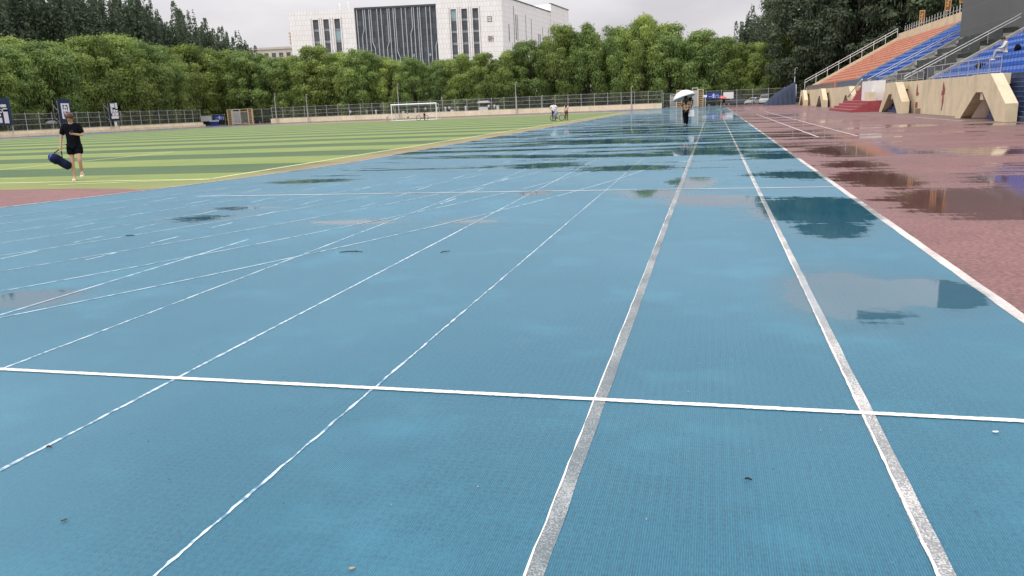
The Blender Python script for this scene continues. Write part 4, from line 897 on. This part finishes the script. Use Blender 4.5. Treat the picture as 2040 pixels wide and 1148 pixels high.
    # face: nose, ears, eyes and mouth
    f = Vector((0, 1, 0)); m2 = MB(); c = hd + Vector((0, .085 * k, .0)); m2.ell(c + Vector((0, .008, -.005)), (.013, .018, .022), 8, 6)
    for sx in (-1, 1): m2.ell(hd + Vector((sx * .082 * k, .0, .0)), (.012, .022, .032), 8, 6)
    m2.build('nose_and_ears', skinmat, e, True); m2 = MB()
    for sx in (-1, 1): m2.ell(c + Vector((sx * .03, -.012, .022)), (.012, .008, .006), 8, 5)
    m2.ell(c + Vector((0, -.008, -.045)), (.024, .008, .006), 8, 5); m2.build('eyes_and_mouth', HAIR, e, True)
    tag(e, label, 'person', group); return e
def face_cam(x, y): return math.atan2(x, -y) if False else math.atan2(-(-x), (-y)) # unused
def heading(dx, dy): return math.atan2(-dx, dy)
# man in black walking towards the camera with a bag
mx_, my_ = -16.7, 18.2
man = person((mx_, my_, .007), heading(.55, -.83), 'man in black t-shirt and shorts walking on the turf, looking at his phone', 1.80, BLK, BLK, HAIRB,
    dict(hd=(0, .07, 1.60), cr=(0, .085, 1.67), nk=(0, .03, 1.53), elr=(.27, .0, 1.14), wrr=(.31, .05, .90), har=(.32, .07, .82),
         ell=(-.24, .06, 1.16), wrl=(-.08, .25, 1.20), hal=(-.02, .27, 1.22), knl=(-.09, .14, .52), anl=(-.08, -.02, .22), tol=(-.08, .12, .14), knr=(.1, .05, .50), anr=(.10, .06, .09), tor=(.10, .22, .035)),
    'short', 'short', shoes=SHOE, sub=2, fingers=True, loose=1.08)
e = empty('mobile_phone', (mx_, my_, 0), heading(.55, -.83)); m = MB().box(-.035, .0, -.006, .035, .15, .006); o = m.build('phone_body', RUB, e); o.location = (-.02, .24, 1.27); o.rotation_euler = (R(25), 0, .2)
tag(e, 'dark phone held at chest height by the man in black', 'phone')
e = empty('duffel_bag', (mx_, my_, 0), heading(.55, -.83)); g = MB()
g.tube([(.30, .02, .74), (.27, .02, .72), (.20, .02, .68), (.10, .03, .62), (.05, .01, .585), (-.06, .03, .50), (-.16, .03, .43), (-.20, .03, .41)], [.03, .09, .13, .14, .115, .12, .11, .05], 9); o = g.build('bag_body', NVB, e, True)
g2 = MB(); g2.tube([(.16, .0, .80), (.03, 0, .88), (-.02, 0, .86), (-.02, .03, .66)], .014, 6); s2 = g2.build('strap', BLK, e, True)
g3 = MB(); g3.tube([(.27, .02, .72), (.16, .02, .655)], [.10, .134], 9); s3_ = g3.build('side_panel', plain('royal_blue_panel', (.02, .05, .30), .5, .3, 12.), e, True)
for o_ in (o, s2, s3_): o_.location = (.34, .06, -.03)
tag(e, 'navy blue bag hanging from the hand of the man in black', 'bag')
# bags drop towards the outside; mirrored so that it hangs on his right
def umbrella(loc, rad_, h, tilt, mat, label, rz=0, drop=.42):
    e = empty('umbrella', loc, rz); e.rotation_euler = (tilt[0], tilt[1], rz); m = MB(); n = 8; vs = []; fs = []; rings_ = 6; sg = 4
    for r_ in range(rings_ + 1):
        t = r_ / rings_
        for i in range(n * sg):
            a = 2 * math.pi * i / (n * sg); sc_ = 1 - .07 * t * abs(math.sin(a * n / 2)) ** .8; rr_ = rad_ * math.sin(t * 1.25) / math.sin(1.25) * sc_
            vs.append((rr_ * math.cos(a), rr_ * math.sin(a), h - drop * (1 - math.cos(t * 1.35)) / (1 - math.cos(1.35)) - .0 * t))
    N = n * sg
    for r_ in range(rings_): fs += [(r_ * N + i, r_ * N + (i + 1) % N, (r_ + 1) * N + (i + 1) % N, (r_ + 1) * N + i) for i in range(N)]
    m.add(vs, fs); o = m.build('canopy', mat, e, True); md = o.modifiers.new('thick', 'SOLIDIFY'); md.thickness = .006
    m = MB(); m.tube([(0, 0, .0), (0, 0, h + .07)], .009, 6); m.build('shaft', RUB, e); m = MB()
    for i in range(n):
        a = 2 * math.pi * i / n; m.tube([(0, 0, h - .03), (rad_ * .55 * math.cos(a), rad_ * .55 * math.sin(a), h - .03 - drop * .3), (rad_ * .93 * math.cos(a), rad_ * .93 * math.sin(a), h - .02 - drop * .95)], .004, 4)
    m.build('ribs', STEEL, e); tag(e, label, 'umbrella'); return e
# woman with white umbrella
q = NT('plaid_cloth'); t = q.n('ShaderNodeTexCoord').outputs['Object']; s3 = q.n('ShaderNodeSeparateXYZ', {0: t})
def band(s, per, wd, off=0.): return q.math('LESS_THAN', q.math('FRACT', q.math('ADD', q.math('DIVIDE', s, per), off)), wd)
c = q.mix(band(s3.outputs[0], .16, .22, .1), (.40, .24, .12), (.10, .05, .03)); c = q.mix(q.math('MULTIPLY', band(s3.outputs[2], .17, .2), .85), c, (.09, .045, .03)); c = q.mix(q.math('MULTIPLY', band(s3.outputs[2], .17, .08, .5), .7), c, (.60, .48, .36)); c = q.mix(q.math('MULTIPLY', band(s3.outputs[0], .16, .08, .55), .6), c, (.60, .48, .36))
PLAID = q.set(col=c, rough=.9)
wx, wy = -1.5, 46.8
person((wx, wy, .013), heading(-.1, 1), 'person in brown plaid shirt walking away under a white umbrella', 1.68, PLAID, BLK, HAIR,
    dict(ell=(-.26, .05, 1.16), wrl=(-.12, .22, 1.28), hal=(-.07, .24, 1.32), elr=(.23, .02, 1.13), wrr=(.22, .1, .92), har=(.22, .12, .84), knl=(-.07, .0, .50), anl=(-.05, -.16, .14), tol=(-.05, -.06, .03), knr=(.08, .10, .50), anr=(.07, .10, .09), tor=(.07, .26, .03), pel=(0, 0, .92)), 'long', 'long', True, sub=2, loose=1.22)
umbrella((wx - .02, wy + .12, 1.30), .66, .72, (R(-8), R(-17)), UMBW, 'open white umbrella with scalloped rim held over the person in plaid')
e = empty('tote_bag', (wx + .30, wy + .02, .55), .1); m = MB(); m.prism([(-.17, 0), (.17, 0), (.15, .36), (-.13, .36)], -.05, .05, 'y'); m.build('bag_body', WCL, e); m = MB(); m.tube([(-.1, 0, .36), (-.08, 0, .78), (.0, 0, .82), (.1, 0, .36)], .014, 5); m.build('strap', WCL, e); tag(e, 'white tote bag at the right side of the person in plaid', 'bag')
# red umbrella person
px_, py_ = 1.75, 143.
person((px_, py_, .013), heading(0, 1), 'person in dark clothes with bare legs under a red umbrella', 1.62, BLK, BLK, HAIR, dict(ell=(-.24, .08, 1.18), wrl=(-.1, .2, 1.3), hal=(-.06, .2, 1.34)), 'short', 'short', True, shoes=RUB)
umbrella((px_ - .25, py_ - .12, 1.12), .72, .66, (R(0), R(14)), REDU, 'tilted red umbrella carried near the end of the track')
person((-3.9, 158.3, 0), heading(0, -1), 'person in dark clothes walking in through the main gate behind the white umbrella', 1.72, plain('dark_navy_cloth', (.03, .03, .045), .8, .2, 5.), BLK, HAIR)
person((-101.4, 106.6, 0), heading(1, 0), 'person walking behind the left fence under a pale umbrella', 1.9, GCL, GCL)
umbrella((-101.4, 106.6, .95), .95, 1.25, (0, 0), plain('pale_umbrella', (.45, .45, .46), .5, .1, 3.), 'pale grey domed umbrella seen over the wall beside the walking man')
# two people on the turf seen from behind
person((-14.75, 76.0, .007), heading(-.3, 1), 'person in white t-shirt with hands on hips beside a bicycle', 1.72, WCL, plain('indigo_cloth', (.02, .025, .05), .8, .2, 5.), HAIR, dict(ell=(-.38, -.04, 1.22), wrl=(-.22, .02, 1.02), hal=(-.17, .04, .99), elr=(.38, -.04, 1.22), wrr=(.22, .02, 1.02), har=(.17, .04, .99), anr=(.16, 0, .09), tor=(.17, .14, .035)), loose=1.15)
person((-13.62, 76.5, .007), heading(.1, 1), 'person in a pink top and brown trousers standing on the turf, back turned', 1.62, PINK, BRC, HAIR, dict(elr=(.2, -.06, 1.14), wrr=(.08, -.15, 1.0), har=(.03, -.16, 1.0), ell=(-.2, -.06, 1.14), wrl=(-.08, -.15, 1.0), hal=(-.03, -.16, 1.0)), hairlong=True, loose=1.1)
m = MB(); m.tube([(-14.5, 75.72, .98), (-14.42, 75.7, .75), (-14.62, 75.7, .5), (-14.42, 75.68, .22)], [.1, .2, .2, .07], 9); o = m.build('draped_jacket', LAV, None, True); tag(o, 'lavender grey jacket draped over the bicycle beside the person in white', 'jacket')
# bicycles
def bicycle(loc, rz, label, s=1.):
    e = empty('bicycle', loc, rz); r_ = .32 * s; wb = .52 * s
    for sx in (-wb, wb):
        w_ = MB(); pts = [(sx + r_ * math.cos(a), 0, r_ + r_ * math.sin(a)) for a in [2 * math.pi * i / 20 for i in range(21)]]; w_.tube(pts, .034 * s, 6, cap=False)
        wo_ = w_.build('wheel', RUB, e, True); w2 = MB()
        for i in range(10): a = math.pi * i / 5; w2.tube([(sx, 0, r_), (sx + r_ * .95 * math.cos(a), 0, r_ + r_ * .95 * math.sin(a))], .004, 3)
        w2.tube([(sx, -.05, r_), (sx, .05, r_)], .025, 6); w2.build('spokes', STEEL, wo_)
    f = MB(); f.tube([(wb, 0, r_), (wb * .78, 0, .75 * s), (-wb * .35, 0, .70 * s), (-.02, 0, .30 * s), (wb * .78, 0, .66 * s)], .018, 6); f.tube([(-wb, 0, r_), (-.02, 0, .30 * s)], .014, 5); f.tube([(-wb, 0, r_), (-wb * .35, 0, .70 * s)], .014, 5); f.tube([(-.02, 0, .3 * s), (-wb * .42, 0, .82 * s)], .015, 5); f.build('frame', GCL, e)
    f = MB(); f.tube([(wb * .78, 0, .72 * s), (wb * .72, 0, .88 * s)], .015, 5); f.tube([(wb * .66, -.26 * s, .9 * s), (wb * .74, 0, .88 * s), (wb * .66, .26 * s, .9 * s)], .014, 5); f.build('handlebar', RUB, e)
    f = MB(); f.ell((-wb * .42, 0, .85 * s), (.13 * s, .07 * s, .035 * s), 10, 6); f.build('saddle', RUB, e)
    f = MB(); f.tube([(-.02, -.1, .3 * s), (-.02, .1, .3 * s)], .06 * s, 8); f.tube([(.1, .1, .2 * s), (-.12, -.1, .4 * s)], .012, 4); f.build('pedals', RUB, e); tag(e, label, 'bicycle'); return e
bicycle((-41.5, 112.5, .007), math.pi, 'black bicycle standing on the turf in front of the goal', 1.12)
bicycle((-14.35, 75.75, .007), .5, 'bicycle with a jacket over it beside the two standing people', .85)
person((-46.9, 112.2, .007), heading(0, -1), 'small child in a white t-shirt standing left of the goal', 1.28, WCL, PINK, HAIR, None, 'short', 'short')
person((-46.1, 118.6, .007), heading(0, -1), 'child in white with legs apart crouching in the goal mouth', 1.05, WCL, BLK, HAIR, dict(anl=(-.38, 0, .09), knl=(-.28, .1, .46), tol=(-.42, .14, .03), anr=(.38, 0, .09), knr=(.28, .1, .46), tor=(.42, .14, .03), pel=(0, 0, .82), ell=(-.38, 0, 1.25), wrl=(-.6, .05, 1.3), hal=(-.66, .05, 1.32)), 'short', 'short')
person((-41.3, 112.9, .007), heading(0, -1), 'child in dark clothes half hidden behind the black bicycle', 1.2, BLK, BLK, HAIR)
# seated student on the blue seats
sx_, sy_ = GX + 1.6 + .3, 50.4; sz_ = GZ + RISE * 2
person((sx_ + .05, sy_, sz_ - .50), heading(-1, .12), 'person in a pale top and grey trousers sitting on the blue seats looking down', 1.74, plain('pale_cloth', (.55, .54, .50), .85, .08, 5.), GCL, HAIR,
    dict(hd=(0, .14, 1.56), cr=(0, .15, 1.63), nk=(0, .08, 1.49), nb=(0, .05, 1.43), ch=(0, .02, 1.30), sp=(0, 0, 1.13), hil=(-.09, .06, .93), knl=(-.12, .46, .98), anl=(-.12, .55, .58), tol=(-.12, .72, .52), hir=(.09, .06, .93), knr=(.12, .44, 1.0), anr=(.11, .50, .58), tor=(.11, .68, .52), ell=(-.22, .12, 1.13), wrl=(-.1, .34, 1.10), hal=(-.05, .4, 1.10), elr=(.22, .12, 1.13), wrr=(.1, .34, 1.10), har=(.05, .4, 1.10)), 'long', 'long', shoes=WCL)
m = MB(); m.ell((0, 0, .2), (.16, .25, .24), 12, 8, fn=lambda d: 1 + .06 * math.sin(d.y * 9)); o = m.build('backpack', BLK, None, True); o.location = (sx_ + .45, sy_ - .65, sz_ + .3); tag(o, 'black backpack on the seat beside the seated person', 'bag')
m = MB(); m.ell((0, 0, .13), (.35, .45, .15), 14, 8, fn=lambda d: 1 + .08 * math.sin(d.y * 11) * math.cos(d.x * 7)); o = m.build('dark_bag', BLK, None, True); o.location = (GX + 1.1, sy_ + .9, GZ + RISE + .02); tag(o, 'flat dark bag lying at the feet of the seated person', 'bag')
# people behind the far fence
xs = [(-76.4, WCL), (-72.9, GCL), (-71.1, WCL), (-59.1, PINK), (-56.8, WCL), (-55.2, WCL), (-53.8, WCL), (-52.2, GCL), (-50.7, WCL), (-45.2, WCL), (-44.2, WCL), (-62, PINK)]
where = ['farthest left, near the second lamp post', 'between the second lamp post and the goal', 'just left of the goal', 'seen through the right half of the goal', 'just right of the goal', 'second right of the goal', 'third right of the goal', 'fourth right of the goal', 'fifth right of the goal', 'left of the white stall', 'right of the white stall', 'seen through the middle of the goal']
pp = None
for i, ((x, mt), wl) in enumerate(zip(xs, where)):
    person((x, 162.5 + (i % 3) * .8, .55), heading(.2 * (i % 3 - 1), -1), 'spectator behind the far fence, ' + wl, 1.70, mt, [BLK, GCL, WCL][i % 3], HAIR, None, 'short', 'long', group='spectators behind the far fence')
# ground bank behind fence they stand on
sheet('path_behind_fence', [(-100, 160.6), (-9, 160.6), (-9, 166), (-100, 166)], .54, mat_earth)
e = empty('market_stall', (-46.6, 164, .54)); MB().box(-1.1, -.6, 0, 1.1, .6, 1.1).build('counter', WCL, e); m = MB(); m.prism([(-1.3, 1.9), (1.3, 1.9), (1.0, 2.35), (-1.0, 2.35)], -.8, .8, 'y'); m.build('canopy', WCL, e); m = MB(); [m.tube([(sx, sy, 0), (sx, sy, 1.9)], .03) for sx in (-1.1, 1.1) for sy in (-.6, .6)]; m.build('pole', STEEL, e); tag(e, 'white canopied stall behind the far fence right of the goal', 'stall')
for i, (x, wd, h) in enumerate(((-63.8, .5, .9), (-52.9, .6, .8), (-48.3, 1.3, .35), (-43.0, .5, 1.3))):
    e = empty('white_crate', (x, 161.6, .54)); m = MB(); m.box(-wd / 2, -.25, 0, wd / 2, .25, h); m.build('crate_body', WCL, e); m = MB(); m.box(-wd / 2 - .03, -.28, h, wd / 2 + .03, .28, h + .05); m.build('lid', GCL, e)
    tag(e, ['white crate behind the fence seen through the goal', 'white crate third panel right of the goal', 'low wide white crate left of the stall', 'tall white crate right of the stall'][i], 'crate', 'white crates behind the far fence')
# ------------------------------------------------------------------ cars behind the right fence
def car(loc, rz, paint, label, s=1., kind='car'):
    e = empty('parked_car' if kind == 'car' else 'utility_cart', loc, rz); wdt = .88 * s
    if kind == 'car':
        body = [(-2.2, .35), (-2.25, .75), (-1.5, .92), (1.9, .95), (2.15, .85), (2.2, .4), (1.8, .28), (-1.9, .28)]; cab = [(-1.15, .93), (-.45, 1.42), (1.0, 1.45), (1.75, .96)]
    else: body = [(-1.5, .35), (-1.5, 1.0), (-.9, 1.15), (1.4, 1.15), (1.45, .4), (1.2, .3), (-1.2, .3)]; cab = [(-.8, 1.14), (-.6, 1.78), (.9, 1.82), (1.1, 1.16)]
    m = MB(); m.prism([(a * s, b * s) for a, b in body], -wdt, wdt, 'y'); o = m.build('body', paint, e); bv = o.modifiers.new('bevel', 'BEVEL'); bv.width = .06; bv.segments = 3
    m = MB(); m.prism([(a * s, b * s) for a, b in cab], -wdt * .86, wdt * .86, 'y'); o = m.build('windows', mat_glass, e)
    m = MB(); xs_ = [c_[0] for c_ in cab]; m.prism([(cab[1][0] * s + .02, cab[1][1] * s), (cab[2][0] * s, cab[2][1] * s), (cab[2][0] * s - .1, cab[2][1] * s + .06), (cab[1][0] * s + .15, cab[1][1] * s + .06)], -wdt * .84, wdt * .84, 'y')
    for a, b in ((cab[0], cab[1]), (cab[3], cab[2])):
        for sy in (-.865, .865): m.tube([(a[0] * s, sy * wdt, a[1] * s), (b[0] * s, sy * wdt * .98, b[1] * s)], .035, 5)
    m.build('roof', paint, e)
    for wx_ in ((-1.4, 1.4) if kind == 'car' else (-.95, .95)):
        for sy in (-1, 1):
            m = MB(); m.tube([(wx_ * s, sy * (wdt - .16), .32 * s), (wx_ * s, sy * (wdt + .02), .32 * s)], .32 * s, 18); w_ = m.build('wheel', RUB, e); m = MB(); m.tube([(wx_ * s, sy * (wdt + .02), .32 * s), (wx_ * s, sy * (wdt + .035), .32 * s)], .19 * s, 12); m.build('rim', STEEL, w_)
    for sy in (-.6, .6):
        m = MB(); m.ell((-2.2 * s if kind == 'car' else -1.5 * s, sy * s, .68 * s), (.05, .16, .08), 8, 6); m.build('headlight', WCL, e)
    tag(e, label, 'car' if kind == 'car' else 'cart', 'vehicles behind the right fence'); return e
GCAR = NT('grey_car_paint'); GCAR.set(col=(.10, .105, .11), rough=.25); SCAR = NT('silver_car_paint'); SCAR.set(col=(.5, .51, .52), rough=.25, metal=.5)
car((4.3, 163.3, 0), .05, GCAR.m, 'dark grey saloon car behind the right fence, side on', 1.05)
car((7.6, 162.6, 0), .9, WHITE, 'white car nose partly hiding the grey saloon behind the fence', .9)
car((9.6, 162.8, 0), 1.3, WHITE, 'small white utility cart behind the fence left of the navy heap', .95, 'cart')
# ------------------------------------------------------------------ litter on the track
def twig(x, y, ln, rz, mat, label, r_=.004):
    m = MB(); m.tube([(-ln / 2, 0, 0), (-ln * .1, ln * .08, .004), (ln / 2, -ln * .05, 0)], [r_, r_ * 1.3, r_ * .6], 5); m.tube([(ln * .05, .0, .002), (ln * .2, ln * .2, .003)], r_ * .6, 4)
    o = m.build('fallen_twig', mat, None, True); o.location = (x, y, .018); o.rotation_euler = (0, 0, rz); tag(o, label, 'twig', 'litter on the track')
TW = plain('twig_brown', (.05, .03, .02), .8, .3, 30.)
twig(-3.82, 7.86, .26, .2, TW, 'longest reddish twig lying on the blue track left of centre', .005); twig(-2.75, 7.9, .12, .9, TW, 'short dark twig right of the long twig', .004)
twig(.16, 3.03, .028, -.2, RUB, 'tiny curved black twig in the right foreground lane'); twig(-3.02, 2.84, .03, 0, TW, 'tiny dark twig in the left foreground below the start line'); twig(-7.55, 8.95, .12, .3, RUB, 'dark twig far left on the track', .005)
def leaf(x, y, s, rz, mat, label):
    m = MB(); n = 10; vs = [(0, 0, .003)]; 
    for i in range(n): a = 2 * math.pi * i / n; vs.append((s * math.cos(a) * (1 + .25 * math.cos(a)), s * .55 * math.sin(a), .001 + .003 * math.sin(2 * a) ** 2))
    m.add(vs + [(v[0], v[1], v[2] - .0015) for v in vs], [(0, i + 1, (i + 1) % n + 1) for i in range(n)] + [(n + 1, n + 2 + (i + 1) % n, n + 2 + i) for i in range(n)] + [(i + 1, n + 2 + i, n + 2 + (i + 1) % n, (i + 1) % n + 1) for i in range(n)])
    o = m.build('fallen_leaf', mat); o.location = (x, y, .016); o.rotation_euler = (0, 0, rz); tag(o, label, 'leaf', 'litter on the track')
leaf(-1.15, 2.16, .011, .4, plain('leaf_tan', (.4, .25, .15), .7, .2, 20.), 'small tan leaf at the bottom edge left of the worn grey line'); leaf(1.23, 3.67, .013, .1, WHITE, 'tiny white petal just below the start line on the right'); leaf(-2.4, 2.26, .012, 1., TW, 'brown leaf scrap in the bottom left corner')
mb = MB(); rr = random.Random(9)
for i in range(420):
    y = 1.6 + 16 * rr.random() ** 1.6; x = rr.uniform(-.75 * y - .5, min(1.95, .35 * y + .3)); s = rr.uniform(.002, .0045) * (1 + y * .12); a = rr.uniform(0, 3)
    mb.add([(x + s * math.cos(a), y + s * math.sin(a), .017), (x - s * math.sin(a) * .6, y + s * math.cos(a) * .6, .019), (x - s * math.cos(a), y - s * math.sin(a), .017), (x + s * .5 * math.sin(a), y - s * math.cos(a) * .5, .018)], [(0, 1, 2, 3)], 1 if rr.random() < .25 else 0)
o = mb.build('track_grit', [TW, GCL]); tag(o, 'scattered dark grit and pale crumbs on the blue track', 'grit', None, 'stuff')
